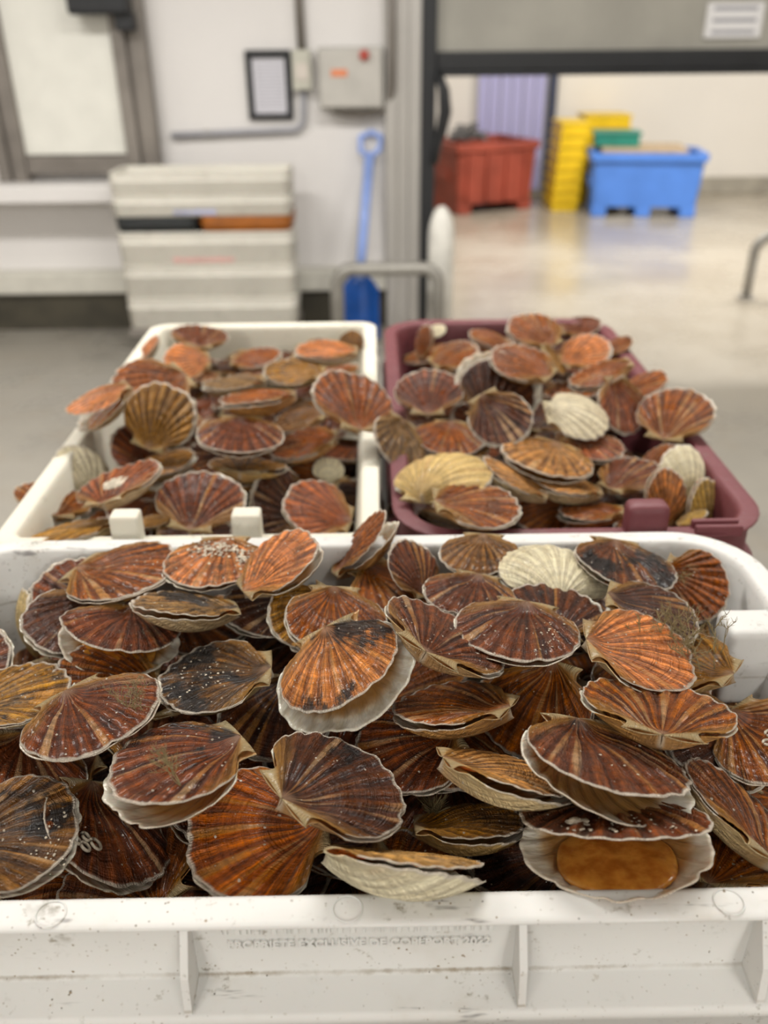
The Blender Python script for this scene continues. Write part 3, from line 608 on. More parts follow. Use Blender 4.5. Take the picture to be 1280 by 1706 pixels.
('l09', (-0.1181, 0.9355, 1.0026), (0.6052, 0.531, 0.0329, 0.5921), 0.0798, 3, 'F', 'b', 0.5, 0.1, 0.2, 2, 0.5, 'dark white-edged scallop left of the white-arc pink one', 'scallops heaped in the rear white crate'),
('l10', (-0.0846, 0.9952, 1.0042), (0.7193, 0.0503, -0.0746, 0.6888), 0.0746, 4, 'F', 'o', 0.9, 0.1, 0.2, 2, 0.5, 'rayed orange scallop just behind the white-arc pink one', 'scallops heaped in the rear white crate'),
('l11', (-0.1624, 0.9669, 1.0802), (0.0535, -0.0423, 0.0573, -0.996), 0.0915, 5, 'F', 'r', 0.4, 0.1, 0.1, 2, 0.5, 'dark red-brown scallop lying flat, centre of rear white crate', 'scallops heaped in the rear white crate'),
('l12', (-0.1532, 1.0637, 1.0908), (0.6393, -0.1025, 0.063, 0.7595), 0.0994, 6, 'F', 'o2', 0.3, 0.0, 0.1, 4, 0.5, 'bright orange edge-on scallop, middle of rear white crate', 'scallops heaped in the rear white crate'),
('l13', (-0.0929, 1.0284, 1.0404), (0.7334, -0.082, -0.0724, 0.6709), 0.0874, 0, 'F', 'o2', 0.3, 0.1, 0.1, 2, 0.5, 'smooth orange scallop right of the dark red-brown flat one', 'scallops heaped in the rear white crate'),
('l14', (-0.1575, 0.9667, 1.0399), (0.9914, -0.116, 0.041, -0.0443), 0.0844, 1, 'F', 'y2', 0.4, 0.1, 0.1, 4, 0.5, 'tan orange scallop edge-on beneath the dark red-brown flat one', 'scallops heaped in the rear white crate'),
('l15', (-0.0274, 1.0362, 1.0962), (0.9401, 0.2548, 0.1752, 0.1438), 0.0961, 2, 'F', 'o2', 0.4, 0.05, 0.2, 3, 0.5, 'bright orange-brown scallop standing against the divider of rear white crate', 'scallops heaped in the rear white crate'),
('l16', (-0.1886, 1.3354, 1.0532), (0.7082, 0.0587, -0.0516, -0.7017), 0.0811, 3, 'F', 'o2', 0.3, 0.1, 0.1, 3, 0.5, 'orange scallop at the back centre of rear white crate', 'scallops heaped in the rear white crate'),
('l17', (-0.1179, 1.2092, 1.0749), (0.7703, 0.031, 0.0025, 0.6369), 0.088, 4, 'F', 'g2', 0.5, 0.1, 0.1, 3, 0.5, 'dull tan scallop right of the grey edge-on one in rear white crate', 'scallops heaped in the rear white crate'),
('l18', (-0.1966, 1.1517, 1.0795), (0.6394, -0.0875, 0.0463, 0.7625), 0.088, 5, 'F', 'g', 0.3, 0.1, 0.1, 3, 0.5, 'grey-brown edge-on scallop above the bright orange edge-on one', 'scallops heaped in the rear white crate'),
('l19', (-0.0741, 1.2853, 1.08), (0.7135, -0.0208, 0.0395, 0.6993), 0.0971, 6, 'F', 'p', 0.4, 0.1, 0.1, 3, 0.5, 'reddish flat scallop near the back right corner of rear white crate', 'scallops heaped in the rear white crate'),
('l20', (-0.2969, 1.4468, 1.0553), (0.993, 0.0789, 0.0717, 0.0509), 0.085, 0, 'F', 'r', 0.4, 0.1, 0.1, 3, 0.5, 'brown scallop topmost at the back of rear white crate', 'scallops heaped in the rear white crate'),
('l21', (-0.3077, 1.3741, 1.0367), (0.5996, 0.1815, -0.0731, 0.776), 0.0751, 1, 'F', 'p', 0.4, 0.1, 0.1, 3, 0.5, 'pinkish brown scallop below the topmost back one in rear white crate', 'scallops heaped in the rear white crate'),
('l22', (-0.3818, 1.4144, 1.0425), (0.799, 0.2746, -0.2627, -0.466), 0.0603, 2, 'F', 'p', 0.4, 0.1, 0.1, 3, 0.5, 'thin scallop standing on edge by the left rim of rear white crate', 'scallops heaped in the rear white crate'),
('l23', (-0.3806, 1.0172, 1.0029), (0.374, 0.2621, -0.8359, -0.3045), 0.08, 3, 'C', 'c', 0.1, 0.1, 0.1, 2, 0.5, 'cream domed scallop by the left inner wall of rear white crate', 'scallops heaped in the rear white crate'),
('l24', (-0.2741, 1.021, 1.0194), (0.8443, 0.0323, -0.0976, -0.526), 0.08, 4, 'F', 'y2', 0.4, 0.1, 0.1, 5, 0.5, 'cream-edged scallop directly under the round tan one', 'scallops heaped in the rear white crate'),
('l25', (-0.3188, 1.076, 1.0117), (0.7884, 0.32, 0.1998, 0.4859), 0.08, 5, 'F', 'r', 0.4, 0.1, 0.1, 2, 0.5, 'dark red scallop left of and below the round tan one', 'scallops heaped in the rear white crate'),
('l26', (-0.0604, 0.9959, 1.0163), (0.0324, -0.0439, -0.9295, -0.3648), 0.0353, 6, 'C', 'c', 0.2, 0.1, 0.1, 2, 0.5, 'small pale scallop between the smooth orange and rayed orange ones', 'scallops heaped in the rear white crate'),
('l27', (-0.0398, 1.4435, 1.0402), (0.8329, 0.4612, -0.1344, -0.2749), 0.0452, 0, 'F', 'y2', 0.3, 0.1, 0.1, 3, 0.5, 'tan scallop upright in the back right corner of rear white crate', 'scallops heaped in the rear white crate'),
('l28', (-0.2682, 0.9112, 0.9934), (0.4082, -0.1053, 0.0418, 0.9058), 0.0417, 1, 'F', 'g2', 0.3, 0.1, 0.1, 3, 0.5, 'dull scallop edge between the pink white-patched and orange-rayed ones', 'scallops heaped in the rear white crate'),
('l29', (-0.1045, 1.1202, 1.0399), (0.7669, -0.0525, -0.1133, 0.6294), 0.08, 2, 'F', 'o3', 0.4, 0.1, 0.1, 2, 0.5, 'dim brown scallop above the smooth orange one', 'scallops heaped in the rear white crate'),
('r01', (0.1067, 0.8146, 1.0644), (0.7158, -0.033, 0.0388, -0.6964), 0.0918, 4, 'F', 'o', 0.8, 0.1, 0.3, 3, 0.5, 'orange-brown rayed scallop at front left of maroon crate, hinge to the left', 'scallops heaped in the maroon crate'),
('r02', (0.0764, 0.8887, 1.0536), (0.0848, 0.2637, 0.9602, 0.0369), 0.1024, 5, 'C', 'y3', 0.3, 0.0, 0.1, 3, 0.5, 'yellow-cream ribbed scallop behind the orange-brown rayed one', 'scallops heaped in the maroon crate'),
('r03', (0.0962, 1.049, 1.0361), (0.0728, 0.0257, -0.0906, 0.9929), 0.0819, 6, 'F', 'o2', 0.7, 0.05, 0.1, 2, 0.5, 'bright orange scallop lying flat at left middle of maroon crate', 'scallops heaped in the maroon crate'),
('r04', (0.0328, 1.0082, 1.0478), (0.0331, -0.3479, 0.2357, -0.9068), 0.0787, 0, 'F', 'g', 0.3, 0.2, 0.2, 2, 0.5, 'grey-brown scallop leaning on the left rim of maroon crate', 'scallops heaped in the maroon crate'),
('r05', (0.1552, 1.0003, 1.0838), (0.3126, 0.0165, 0.3308, -0.8903), 0.0778, 1, 'F', 'b2', 0.8, 0.1, 0.2, 2, 0.5, 'dark maroon scallop with orange rays and pale ear, middle of maroon crate', 'scallops heaped in the maroon crate'),
('r06', (0.1689, 1.1306, 1.0692), (0.895, 0.4107, 0.0934, -0.1468), 0.0944, 2, 'F', 'b', 0.3, 0.1, 0.1, 2, 3, 'brown scallop with a broad white arc rim in maroon crate', 'scallops heaped in the maroon crate'),
('r07', (0.0739, 1.1295, 1.0702), (0.9705, 0.2375, -0.0095, -0.0407), 0.0833, 3, 'F', 'r', 0.4, 0.1, 0.1, 3, 0.5, 'dull brown scallop beside the left rim of maroon crate, near its back', 'scallops heaped in the maroon crate'),
('r08', (0.1281, 1.3576, 1.0466), (0.805, 0.145, -0.0554, -0.5726), 0.0788, 4, 'F', 'o', 0.4, 0.1, 0.1, 3, 0.5, 'orange-brown scallop in back left quarter of maroon crate, sloping right', 'scallops heaped in the maroon crate'),
('r09', (0.2056, 1.1562, 1.1007), (0.8607, 0.1273, 0.043, 0.491), 0.0917, 5, 'F', 'o', 0.4, 0.1, 0.1, 4, 0.5, 'brown scallop with yellow lower edge behind the white-arc one', 'scallops heaped in the maroon crate'),
('r10', (0.0846, 1.4501, 1.0396), (0.6957, 0.4425, -0.3938, -0.4064), 0.0578, 6, 'F', 'o', 0.3, 0.1, 0.1, 3, 0.5, 'narrow orange scallop standing at the back left of maroon crate', 'scallops heaped in the maroon crate'),
('r11', (0.263, 1.3846, 1.077), (0.9306, 0.188, 0.0245, 0.313), 0.088, 0, 'F', 'o', 0.4, 0.1, 0.1, 4, 0.5, 'orange scallop topmost at the back of maroon crate', 'scallops heaped in the maroon crate'),
('r12', (0.3374, 1.3466, 1.0525), (0.7768, 0.206, -0.0502, -0.593), 0.0822, 1, 'F', 'p', 0.4, 0.1, 0.1, 3, 0.5, 'pinkish brown scallop near back right of maroon crate', 'scallops heaped in the maroon crate'),
('r13', (0.2857, 1.3201, 1.0484), (0.4665, -0.3221, 0.2908, -0.7707), 0.0598, 2, 'F', 'y', 0.2, 0.1, 0.1, 3, 0.5, 'pale scallop edge standing between two brown ones at back of maroon crate', 'scallops heaped in the maroon crate'),
('r14', (0.3759, 1.5435, 1.0351), (0.6818, 0.1218, -0.0488, -0.7197), 0.0727, 3, 'F', 'r', 0.4, 0.1, 0.1, 3, 0.5, 'brown scallop along the back rim of maroon crate', 'scallops heaped in the maroon crate'),
('r15', (0.3141, 1.1541, 1.0849), (0.7078, -0.1684, -0.0946, 0.6795), 0.0895, 4, 'F', 'o', 0.5, 0.1, 0.1, 4, 0.5, 'orange scallop with pale hinge below the pinkish brown one', 'scallops heaped in the maroon crate'),
('r16', (0.2615, 1.0506, 1.0621), (0.1565, -0.6935, -0.7024, -0.0352), 0.0847, 5, 'C', 'c2', 0.1, 0.0, 0.0, 2, 0.5, 'clean ivory domed scallop, middle of maroon crate', 'scallops heaped in the maroon crate'),
('r17', (0.2799, 1.0129, 1.0372), (0.2578, -0.0203, 0.0622, -0.964), 0.0705, 6, 'F', 'p4', 0.5, 0.1, 0.1, 3, 0.5, 'pink scallop with wavy edge just under the ivory domed one', 'scallops heaped in the maroon crate'),
('r18', (0.3344, 1.0947, 1.0607), (0.2121, -0.2001, 0.4189, -0.8599), 0.081, 0, 'F', 'p4', 0.6, 0.1, 0.2, 2, 0.5, 'rosy brown upright scallop right of the ivory domed one', 'scallops heaped in the maroon crate'),
('r19', (0.3922, 1.0564, 1.0628), (0.9144, 0.2571, -0.1138, -0.2911), 0.0875, 1, 'F', 'o', 0.95, 0.05, 0.1, 3, 0.5, 'orange-brown scallop with pale rays overhanging the right rim of maroon crate', 'scallops heaped in the maroon crate'),
('r20', (0.3951, 1.2155, 1.0414), (0.6474, 0.1654, -0.2036, -0.7156), 0.08, 2, 'F', 'o', 0.4, 0.1, 0.1, 3, 0.5, 'small orange edge behind the overhanging rayed scallop', 'scallops heaped in the maroon crate'),
('r21', (0.2077, 0.9521, 1.0521), (0.2118, 0.0831, -0.0027, 0.9738), 0.0994, 3, 'F', 'p2', 0.7, 0.05, 0.1, 4, 0.5, 'cream and pink ribbed scallop edge-on, below the ivory domed one', 'scallops heaped in the maroon crate'),
('r22', (0.162, 0.9057, 1.0485), (0.79, 0.074, 0.2437, 0.5578), 0.088, 4, 'F', 'p2', 0.5, 0.1, 0.1, 4, 0.5, 'slanting narrow cream-edged scallop left of the pink ribbed edge-on one', 'scallops heaped in the maroon crate'),
('r23', (0.228, 0.927, 1.026), (0.7649, -0.0498, 0.1412, 0.6265), 0.0839, 5, 'F', 'p2', 0.5, 0.1, 0.1, 5, 0.5, 'cream scallop on edge, in front of the pink ribbed edge-on one', 'scallops heaped in the maroon crate'),
('r24', (0.3084, 0.9461, 1.0299), (0.8695, 0.0985, -0.095, -0.4747), 0.0729, 6, 'F', 'r', 0.9, 0.1, 0.1, 3, 0.5, 'brown scallop with orange rays, right of the cream edge ones in maroon crate', 'scallops heaped in the maroon crate'),
('r25', (0.3373, 0.8909, 1.0259), (0.8034, 0.502, 0.2961, 0.1219), 0.0687, 0, 'F', 'p3', 0.3, 0.2, 0.1, 3, 0.5, 'upright scallop with a grey ring mark and pale rim, front right of maroon crate', 'scallops heaped in the maroon crate'),
('r26', (0.372, 0.9417, 1.0248), (0.2985, 0.0471, -0.8242, -0.4789), 0.0798, 1, 'C', 'c', 0.1, 0.0, 0.0, 2, 0.5, 'white domed scallop by the right wall of maroon crate', 'scallops heaped in the maroon crate'),
('r27', (0.3934, 0.8956, 1.0038), (0.8103, 0.4716, 0.3209, 0.1345), 0.0805, 2, 'F', 'y3', 0.4, 0.1, 0.1, 3, 0.5, 'tan ribbed scallop standing in the right front corner of maroon crate', 'scallops heaped in the maroon crate'),
('r28', (0.3548, 0.8519, 1.021), (0.634, 0.0925, -0.2844, -0.7132), 0.0358, 3, 'F', 'y3', 0.4, 0.1, 0.1, 3, 0.5, 'small tan scallop lying edge-on in the front right of maroon crate', 'scallops heaped in the maroon crate'),
('r29', (0.2496, 0.8867, 1.0125), (0.7639, -0.1218, 0.0673, 0.6302), 0.0749, 4, 'F', 'o2', 0.4, 0.1, 0.1, 5, 0.5, 'orange and cream scallop edge low at the front of maroon crate', 'scallops heaped in the maroon crate'),
('r30', (0.2208, 0.9134, 0.9817), (0.7505, -0.1008, 0.0447, 0.6516), 0.0463, 5, 'F', 'g2', 0.3, 0.1, 0.1, 3, 0.5, 'dull scallop just behind the front rim, low in maroon crate', 'scallops heaped in the maroon crate'),
('r31', (0.3542, 0.9838, 1.0305), (0.7357, 0.2078, -0.2921, -0.5747), 0.0559, 6, 'F', 'o', 0.4, 0.1, 0.1, 3, 0.5, 'orange scallop with white edge left of the white domed one', 'scallops heaped in the maroon crate'),
('r32', (0.08, 0.8957, 0.9989), (0.6773, -0.2292, 0.0013, -0.6991), 0.0615, 0, 'F', 'g', 0.3, 0.1, 0.1, 3, 0.5, 'grey scallop edge beneath the orange-brown rayed one at front left', 'scallops heaped in the maroon crate'),
('r33', (0.2075, 0.9333, 0.9899), (0.66, -0.0764, -0.1388, 0.7344), 0.0806, 1, 'F', 'o', 0.3, 0.1, 0.1, 3, 0.5, 'shadowed orange-brown scallop right of the orange-brown rayed one', 'scallops heaped in the maroon crate'),
('r34', (0.1997, 1.4622, 1.0387), (0.6975, 0.1033, 0.0738, 0.7053), 0.0741, 2, 'F', 'o', 0.4, 0.1, 0.1, 3, 0.5, 'orange-brown scallop at the back middle of maroon crate', 'scallops heaped in the maroon crate'),
('r35', (0.4067, 1.4024, 1.0434), (0.765, 0.2075, -0.1895, -0.5795), 0.0495, 3, 'F', 'o', 0.4, 0.1, 0.1, 3, 0.5, 'orange-brown scallop at back right corner of maroon crate', 'scallops heaped in the maroon crate'),
('r36', (0.1125, 1.5389, 1.0286), (0.0422, 0.5657, 0.802, 0.1871), 0.0372, 4, 'C', 'c', 0.2, 0.1, 0.1, 3, 0.5, 'small pale scallop at the back left of maroon crate', 'scallops heaped in the maroon crate'),
('r37', (0.1426, 1.1124, 1.0276), (0.8008, 0.2358, 0.0565, 0.5477), 0.08, 5, 'F', 'r', 0.3, 0.1, 0.1, 3, 0.5, 'dim red scallop behind the bright orange flat one', 'scallops heaped in the maroon crate'),
('fm01', (-0.1794, 0.4208, 0.9805), (0.936, -0.0594, -0.0097, 0.3468), 0.0866, 0, 'F', 'o2', 0.5, 0.15, 0.15, 2, 0.5, 'shadowed scallop deep in a gap of the front white crate heap', 'scallops deep in the front heap'),
('fm02', (-0.0821, 0.4108, 0.9926), (0.9642, -0.0078, -0.0465, -0.2611), 0.0831, 4, 'F', 'b2', 0.5, 0.15, 0.15, 2, 0.5, 'shadowed scallop deep in a gap of the front white crate heap', 'scallops deep in the front heap'),
('fm03', (0.0206, 0.4064, 0.9768), (0.9178, 0.0341, 0.044, -0.3931), 0.089, 2, 'F', 'o', 0.5, 0.15, 0.15, 2, 0.5, 'shadowed scallop deep in a gap of the front white crate heap', 'scallops deep in the front heap'),
('fm05', (0.2272, 0.413, 1.0198), (0.9768, 0.0083, 0.0713, -0.2017), 0.0867, 4, 'F', 'o2', 0.5, 0.15, 0.15, 2, 0.5, 'shadowed scallop deep in a gap of the front white crate heap', 'scallops deep in the front heap'),
('fm06', (-0.2566, 0.4862, 1.0032), (0.4405, -0.1224, 0.0128, 0.8893), 0.0858, 1, 'F', 'r', 0.5, 0.15, 0.15, 2, 0.5, 'shadowed scallop deep in a gap of the front white crate heap', 'scallops deep in the front heap'),
('fm07', (-0.1596, 0.5001, 1.0256), (0.9833, -0.04, 0.0707, -0.163), 0.0854, 3, 'F', 'r2', 0.5, 0.15, 0.15, 2, 0.5, 'shadowed scallop deep in a gap of the front white crate heap', 'scallops deep in the front heap'),
('fm09', (0.0501, 0.4908, 1.028), (0.0764, -0.0372, -0.009, -0.9963), 0.0884, 6, 'F', 'o', 0.5, 0.15, 0.15, 2, 0.5, 'shadowed scallop deep in a gap of the front white crate heap', 'scallops deep in the front heap'),
('fm10', (0.1494, 0.5003, 1.021), (0.9551, -0.0827, 0.0718, 0.2755), 0.0847, 5, 'F', 'r2', 0.5, 0.15, 0.15, 2, 0.5, 'shadowed scallop deep in a gap of the front white crate heap', 'scallops deep in the front heap'),
('fm11', (0.2544, 0.4961, 1.0277), (0.5718, 0.1069, -0.0335, 0.8127), 0.0845, 3, 'F', 'b', 0.5, 0.15, 0.15, 2, 0.5, 'shadowed scallop deep in a gap of the front white crate heap', 'scallops deep in the front heap'),
('fm12', (-0.2824, 0.5652, 1.0279), (0.3098, -0.0033, -0.0201, -0.9506), 0.0848, 2, 'F', 'b2', 0.5, 0.15, 0.15, 2, 0.5, 'shadowed scallop deep in a gap of the front white crate heap', 'scallops deep in the front heap'),
('fm13', (-0.1794, 0.5662, 1.023), (0.9881, -0.0993, -0.1028, -0.0565), 0.0837, 5, 'F', 'r2', 0.5, 0.15, 0.15, 2, 0.5, 'shadowed scallop deep in a gap of the front white crate heap', 'scallops deep in the front heap'),
('fm14', (-0.0704, 0.574, 1.0208), (0.7849, 0.0852, 0.0002, -0.6138), 0.0888, 2, 'F', 'b', 0.5, 0.15, 0.15, 2, 0.5, 'shadowed scallop deep in a gap of the front white crate heap', 'scallops deep in the front heap'),
('fm15', (0.0258, 0.5799, 1.0249), (0.8896, 0.0717, -0.0507, -0.4482), 0.0878, 3, 'F', 'o', 0.5, 0.15, 0.15, 2, 0.5, 'shadowed scallop deep in a gap of the front white crate heap', 'scallops deep in the front heap'),
('fm16', (0.1274, 0.5703, 1.0215), (0.8833, -0.223, 0.072, 0.4061), 0.087, 3, 'F', 'o', 0.5, 0.15, 0.15, 2, 0.5, 'shadowed scallop deep in a gap of the front white crate heap', 'scallops deep in the front heap'),
('fm17', (0.2298, 0.5717, 1.0198), (0.0492, -0.0322, 0.0887, -0.9943), 0.0884, 2, 'F', 'o2', 0.5, 0.15, 0.15, 2, 0.5, 'shadowed scallop deep in a gap of the front white crate heap', 'scallops deep in the front heap'),
('fm18', (-0.2585, 0.6432, 1.02), (0.5656, -0.0281, -0.1151, 0.8161), 0.0841, 5, 'F', 'o2', 0.5, 0.15, 0.15, 2, 0.5, 'shadowed scallop deep in a gap of the front white crate heap', 'scallops deep in the front heap'),
('fm19', (-0.159, 0.6578, 1.0256), (0.4522, -0.0101, 0.0068, -0.8918), 0.084, 5, 'F', 'o', 0.5, 0.15, 0.15, 2, 0.5, 'shadowed scallop deep in a gap of the front white crate heap', 'scallops deep in the front heap'),
('fm20', (-0.0522, 0.6557, 1.0267), (0.4433, -0.0535, -0.051, -0.8933), 0.0879, 6, 'F', 'b2', 0.5, 0.15, 0.15, 2, 0.5, 'shadowed scallop deep in a gap of the front white crate heap', 'scallops deep in the front heap'),
('fm21', (0.0502, 0.6561, 1.0305), (0.9019, -0.154, -0.1515, -0.374), 0.0861, 4, 'F', 'b', 0.5, 0.15, 0.15, 2, 0.5, 'shadowed scallop deep in a gap of the front white crate heap', 'scallops deep in the front heap'),
('fm22', (0.1519, 0.6484, 1.0271), (0.8953, 0.0081, 0.0314, -0.4443), 0.0853, 4, 'F', 'r2', 0.5, 0.15, 0.15, 2, 0.5, 'shadowed scallop deep in a gap of the front white crate heap', 'scallops deep in the front heap'),
('fm23', (0.2612, 0.6576, 1.0222), (0.5674, -0.0454, -0.1532, 0.8078), 0.09, 1, 'F', 'b', 0.5, 0.15, 0.15, 2, 0.5, 'shadowed scallop deep in a gap of the front white crate heap', 'scallops deep in the front heap'),
('fn00', (-0.3072, 0.4175, 0.9776), (0.8422, 0.0295, -0.041, 0.5367), 0.0899, 1, 'F', 'b', 0.5, 0.15, 0.15, 2, 0.5, 'shadowed scallop deep in a gap of the front white crate heap', 'scallops deep in the front heap'),
('fn01', (-0.232, 0.4096, 0.9694), (0.5416, -0.0281, 0.0442, 0.839), 0.0857, 3, 'F', 'o2', 0.5, 0.15, 0.15, 2, 0.5, 'shadowed scallop deep in a gap of the front white crate heap', 'scallops deep in the front heap'),
('fn02', (-0.1393, 0.4169, 0.9739), (0.7338, 0.0029, 0.0004, 0.6793), 0.0842, 3, 'F', 'r', 0.5, 0.15, 0.15, 2, 0.5, 'shadowed scallop deep in a gap of the front white crate heap', 'scallops deep in the front heap'),
('fn03', (-0.0543, 0.4163, 0.9725), (0.9914, -0.0663, -0.0134, -0.1116), 0.0861, 4, 'F', 'o', 0.5, 0.15, 0.15, 2, 0.5, 'shadowed scallop deep in a gap of the front white crate heap', 'scallops deep in the front heap'),
('fn04', (0.0337, 0.4206, 0.9734), (0.2549, 0.1132, 0.0159, 0.9602), 0.0831, 4, 'F', 'b2', 0.5, 0.15, 0.15, 2, 0.5, 'shadowed scallop deep in a gap of the front white crate heap', 'scallops deep in the front heap'),
('fn06', (0.195, 0.4173, 0.9735), (0.8852, -0.0518, -0.1587, 0.4343), 0.0855, 1, 'F', 'b2', 0.5, 0.15, 0.15, 2, 0.5, 'shadowed scallop deep in a gap of the front white crate heap', 'scallops deep in the front heap'),
('fn07', (0.2743, 0.4231, 0.9761), (0.3704, 0.1023, 0.1432, 0.9121), 0.0841, 2, 'F', 'b2', 0.5, 0.15, 0.15, 2, 0.5, 'shadowed scallop deep in a gap of the front white crate heap', 'scallops deep in the front heap'),
('fn10', (-0.1156, 0.4724, 0.9725), (0.6283, -0.0572, 0.2285, 0.7415), 0.0869, 3, 'F', 'r2', 0.5, 0.15, 0.15, 2, 0.5, 'shadowed scallop deep in a gap of the front white crate heap', 'scallops deep in the front heap'),
('fn11', (-0.0341, 0.4782, 0.9726), (0.6919, 0.1341, -0.0087, -0.7094), 0.0863, 2, 'F', 'r2', 0.5, 0.15, 0.15, 2, 0.5, 'shadowed scallop deep in a gap of the front white crate heap', 'scallops deep in the front heap'),
('fn12', (0.0441, 0.477, 0.9761), (0.1201, -0.1097, -0.0725, 0.984), 0.0823, 2, 'F', 'r2', 0.5, 0.15, 0.15, 2, 0.5, 'shadowed scallop deep in a gap of the front white crate heap', 'scallops deep in the front heap'),
('fn15', (0.298, 0.4806, 0.976), (0.573, 0.0779, 0.1146, 0.8078), 0.0872, 3, 'F', 'o', 0.5, 0.15, 0.15, 2, 0.5, 'shadowed scallop deep in a gap of the front white crate heap', 'scallops deep in the front heap'),
('fn16', (-0.3143, 0.5372, 0.9708), (0.1523, -0.0099, 0.0709, -0.9857), 0.0867, 6, 'F', 'r', 0.5, 0.15, 0.15, 2, 0.5, 'shadowed scallop deep in a gap of the front white crate heap', 'scallops deep in the front heap'),
('fn17', (-0.2317, 0.5332, 0.9693), (0.8352, -0.0356, -0.1122, -0.5372), 0.0878, 0, 'F', 'b2', 0.5, 0.15, 0.15, 2, 0.5, 'shadowed scallop deep in a gap of the front white crate heap', 'scallops deep in the front heap'),
('fn18', (-0.1379, 0.5303, 0.9804), (0.8741, 0.0732, 0.0887, -0.4719), 0.0877, 1, 'F', 'o', 0.5, 0.15, 0.15, 2, 0.5, 'shadowed scallop deep in a gap of the front white crate heap', 'scallops deep in the front heap'),
('fn19', (-0.0541, 0.5365, 0.9698), (0.8265, -0.0242, 0.1412, 0.5444), 0.0837, 4, 'F', 'r', 0.5, 0.15, 0.15, 2, 0.5, 'shadowed scallop deep in a gap of the front white crate heap', 'scallops deep in the front heap'),
('fn23', (0.283, 0.534, 0.9744), (0.9835, 0.0443, -0.1524, -0.0871), 0.0851, 1, 'F', 'o2', 0.5, 0.15, 0.15, 2, 0.5, 'shadowed scallop deep in a gap of the front white crate heap', 'scallops deep in the front heap'),
('fn24', (-0.2954, 0.596, 0.9751), (0.2296, 0.0696, -0.1428, -0.9602), 0.0856, 3, 'F', 'b2', 0.5, 0.15, 0.15, 2, 0.5, 'shadowed scallop deep in a gap of the front white crate heap', 'scallops deep in the front heap'),
('fn27', (-0.031, 0.5951, 0.9735), (0.9672, -0.068, -0.1247, -0.2105), 0.0878, 2, 'F', 'o2', 0.5, 0.15, 0.15, 2, 0.5, 'shadowed scallop deep in a gap of the front white crate heap', 'scallops deep in the front heap'),
('fn30', (0.2137, 0.5953, 0.9745), (0.9758, 0.0541, -0.0454, -0.207), 0.0835, 5, 'F', 'b', 0.5, 0.15, 0.15, 2, 0.5, 'shadowed scallop deep in a gap of the front white crate heap', 'scallops deep in the front heap'),
('fn31', (0.2917, 0.6044, 0.9703), (0.9104, -0.0833, 0.0574, -0.4012), 0.0885, 6, 'F', 'o', 0.5, 0.15, 0.15, 2, 0.5, 'shadowed scallop deep in a gap of the front white crate heap', 'scallops deep in the front heap'),
('fn32', (-0.3058, 0.652, 0.9728), (0.9359, -0.0347, 0.1282, -0.3262), 0.0825, 0, 'F', 'o2', 0.5, 0.15, 0.15, 2, 0.5, 'shadowed scallop deep in a gap of the front white crate heap', 'scallops deep in the front heap'),
('fn33', (-0.2255, 0.6651, 0.9744), (0.8807, 0.0462, -0.0536, 0.4683), 0.0839, 1, 'F', 'r', 0.5, 0.15, 0.15, 2, 0.5, 'shadowed scallop deep in a gap of the front white crate heap', 'scallops deep in the front heap'),
('fn34', (-0.1459, 0.6519, 0.9807), (0.7451, 0.0282, 0.0758, 0.662), 0.0849, 2, 'F', 'b', 0.5, 0.15, 0.15, 2, 0.5, 'shadowed scallop deep in a gap of the front white crate heap', 'scallops deep in the front heap'),
('fn37', (0.1155, 0.6649, 0.9718), (0.1955, -0.022, -0.1246, -0.9725), 0.0884, 0, 'F', 'b2', 0.5, 0.15, 0.15, 2, 0.5, 'shadowed scallop deep in a gap of the front white crate heap', 'scallops deep in the front heap'),
('fn38', (0.1868, 0.6554, 0.9721), (0.9871, -0.0249, 0.0132, 0.1573), 0.0853, 2, 'F', 'o2', 0.5, 0.15, 0.15, 2, 0.5, 'shadowed scallop deep in a gap of the front white crate heap', 'scallops deep in the front heap'),
('lm00', (-0.3147, 0.8827, 0.9908), (0.9984, 0.0179, 0.0261, -0.0477), 0.087, 3, 'F', 'r2', 0.5, 0.15, 0.15, 2, 0.5, 'shadowed scallop deep in a gap of the rear white crate heap', 'scallops deep in the rear white heap'),
('lm01', (-0.2133, 0.8881, 0.9911), (0.7449, -0.0355, 0.0237, -0.6658), 0.088, 5, 'F', 'b2', 0.5, 0.15, 0.15, 2, 0.5, 'shadowed scallop deep in a gap of the rear white crate heap', 'scallops deep in the rear white heap'),
('lm03', (-0.2982, 0.9884, 0.9666), (0.0826, 0.1302, -0.0582, 0.9863), 0.0873, 2, 'F', 'r', 0.5, 0.15, 0.15, 2, 0.5, 'shadowed scallop deep in a gap of the rear white crate heap', 'scallops deep in the rear white heap'),
('lm04', (-0.1841, 0.9838, 1.0106), (0.5818, -0.0989, -0.1316, -0.7965), 0.0826, 6, 'F', 'o', 0.5, 0.15, 0.15, 2, 0.5, 'shadowed scallop deep in a gap of the rear white crate heap', 'scallops deep in the rear white heap'),
('lm06', (-0.3169, 1.0937, 0.9737), (0.6553, -0.0579, -0.0251, -0.7527), 0.0851, 1, 'F', 'o', 0.5, 0.15, 0.15, 2, 0.5, 'shadowed scallop deep in a gap of the rear white crate heap', 'scallops deep in the rear white heap'),
('lm07', (-0.218, 1.0811, 1.0008), (0.6762, 0.023, -0.0613, 0.7338), 0.0881, 4, 'F', 'r', 0.5, 0.15, 0.15, 2, 0.5, 'shadowed scallop deep in a gap of the rear white crate heap', 'scallops deep in the rear white heap'),
('lm08', (-0.1103, 1.0792, 1.0114), (0.911, -0.1388, 0.074, 0.3811), 0.0869, 1, 'F', 'r2', 0.5, 0.15, 0.15, 2, 0.5, 'shadowed scallop deep in a gap of the rear white crate heap', 'scallops deep in the rear white heap'),
